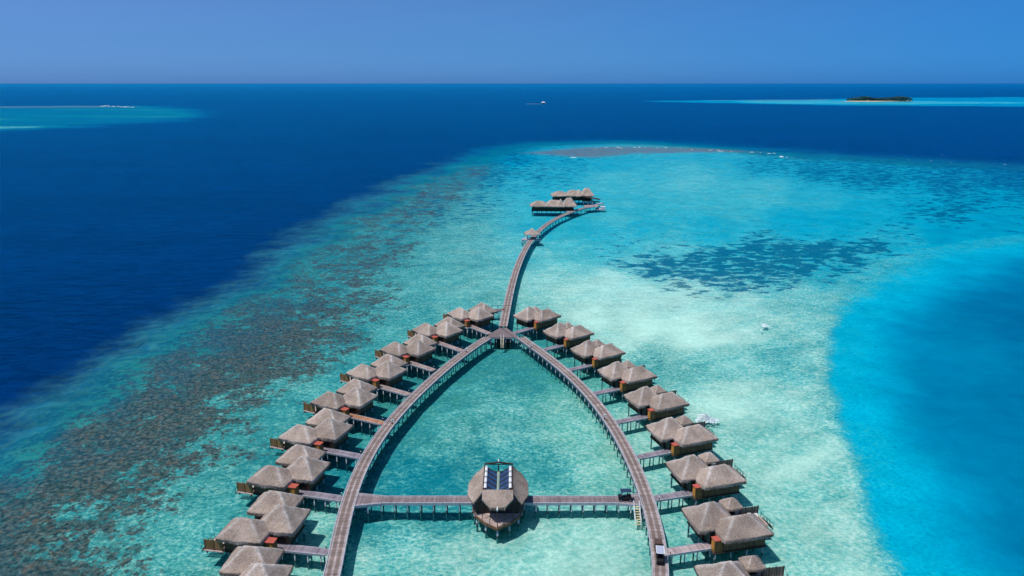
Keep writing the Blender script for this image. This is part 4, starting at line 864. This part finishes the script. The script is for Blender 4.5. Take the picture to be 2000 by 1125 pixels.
# surf breaking on the reef crests
sf = MB(); rnd = np.random.RandomState(9)
def spume(px0, py0, px1, py1, n, s0):
    for k in range(n):
        q = rnd.rand(); x, y, _ = un(px0+(px1-px0)*q+rnd.randn()*3, py0+(py1-py0)*q+rnd.randn()*.6); L_ = s0*(.3+rnd.rand()**3*1.5); w_ = L_*(.2+.2*rnd.rand()); m_ = 6
        sf.add([(x+L_*math.cos(1.047*i)*(.7+.5*rnd.rand()), y+w_*math.sin(1.047*i)*(.7+.6*rnd.rand()), .02) for i in range(m_)]+[(x, y, .12*s0)], [(i, (i+1) % m_, m_) for i in range(m_)])
spume(1175, 288, 1330, 288.5, 12, 3.0); spume(1330, 291, 1520, 300, 14, 2.4); spume(1520, 306, 1545, 307.5, 5, 4.); spume(1120, 307, 1128, 308, 3, 3.)
spume(1560, 301, 1990, 323, 9, .9); spume(200, 206.8, 262, 209, 16, 7.); spume(1838, 302, 1842, 303, 1, 2.)
so = sf.build('surf', FOAM); tag(so, kind='stuff')

# ------------------------------------------------------------------ light, sky, camera
SUN_EL = R_(69.5); TO = (-.94, -.34)
az = math.atan2(TO[0], TO[1])          # clockwise from +Y
sl = bpy.data.lights.new('sun', 'SUN'); sl.energy = 3.6; sl.angle = R_(.53); sl.color = (1., .965, .91)
so = bpy.data.objects.new('sun', sl); col.objects.link(so)
from mathutils import Vector
d = Vector((TO[0]/math.hypot(*TO)*math.cos(SUN_EL), TO[1]/math.hypot(*TO)*math.cos(SUN_EL), math.sin(SUN_EL)))
so.rotation_euler = d.to_track_quat('Z', 'Y').to_euler()
wd = bpy.data.worlds.new('World'); scn.world = wd; wd.use_nodes = True; nt = wd.node_tree; nt.nodes.clear()
sky = nt.nodes.new('ShaderNodeTexSky'); sky.sky_type = 'NISHITA'; sky.sun_disc = False; sky.sun_elevation = SUN_EL; sky.sun_rotation = az
sky.altitude = 50; sky.air_density = 1.0; sky.dust_density = .6; sky.ozone_density = 3.
tc = nt.nodes.new('ShaderNodeTexCoord'); sp = nt.nodes.new('ShaderNodeSeparateXYZ'); nt.links.new(tc.outputs['Generated'], sp.inputs[0])
rp = nt.nodes.new('ShaderNodeValToRGB'); nt.links.new(sp.outputs[2], rp.inputs[0])
SKYK = [(0., (.205, .60, 1.72)), (.05, (.222, .545, 1.25)), (.10, (.285, .565, 1.09)), (.3, (.6, .8, 1.1)), (1., (1, 1, 1))]
for i, (p, c) in enumerate(SKYK):
    e = rp.color_ramp.elements[i] if i < 2 else rp.color_ramp.elements.new(p); e.position = p; e.color = (*c, 1)
mx = nt.nodes.new('ShaderNodeMix'); mx.data_type = 'RGBA'; mx.blend_type = 'MULTIPLY'; mx.inputs[0].default_value = 1.
nt.links.new(sky.outputs[0], mx.inputs[6]); nt.links.new(rp.outputs[0], mx.inputs[7])
rp2 = nt.nodes.new('ShaderNodeValToRGB'); mm = nt.nodes.new('ShaderNodeMath'); mm.operation = 'MULTIPLY_ADD'; mm.inputs[1].default_value = .5; mm.inputs[2].default_value = .5
nt.links.new(sp.outputs[0], mm.inputs[0]); nt.links.new(mm.outputs[0], rp2.inputs[0])
for i, (p, c) in enumerate([(.22, (1.12, .955, .95)), (.5, (.86, .91, .925)), (.78, (.36, .78, .92))]):
    e = rp2.color_ramp.elements[i] if i < 2 else rp2.color_ramp.elements.new(p); e.position = p; e.color = (*c, 1)
mx2 = nt.nodes.new('ShaderNodeMix'); mx2.data_type = 'RGBA'; mx2.blend_type = 'MULTIPLY'; mx2.inputs[0].default_value = 1.
nt.links.new(mx.outputs[2], mx2.inputs[6]); nt.links.new(rp2.outputs[0], mx2.inputs[7]); mx = mx2
bg = nt.nodes.new('ShaderNodeBackground'); bg.inputs[1].default_value = .1; nt.links.new(mx.outputs[2], bg.inputs[0])
ow = nt.nodes.new('ShaderNodeOutputWorld'); nt.links.new(bg.outputs[0], ow.inputs[0])
cam = bpy.data.cameras.new('camera'); co = bpy.data.objects.new('camera', cam); col.objects.link(co); scn.camera = co
co.location = (0, 0, H); co.rotation_euler = (math.pi/2-PITCH, 0, 0); cam.sensor_width = 36; cam.lens = 36*F/2000; cam.clip_start = 1; cam.clip_end = 400000
scn.view_settings.view_transform = 'Standard'; scn.view_settings.look = 'None'; scn.view_settings.exposure = 0; scn.view_settings.gamma = 1
scn.cycles.transparent_max_bounces = 12; scn.cycles.max_bounces = 6
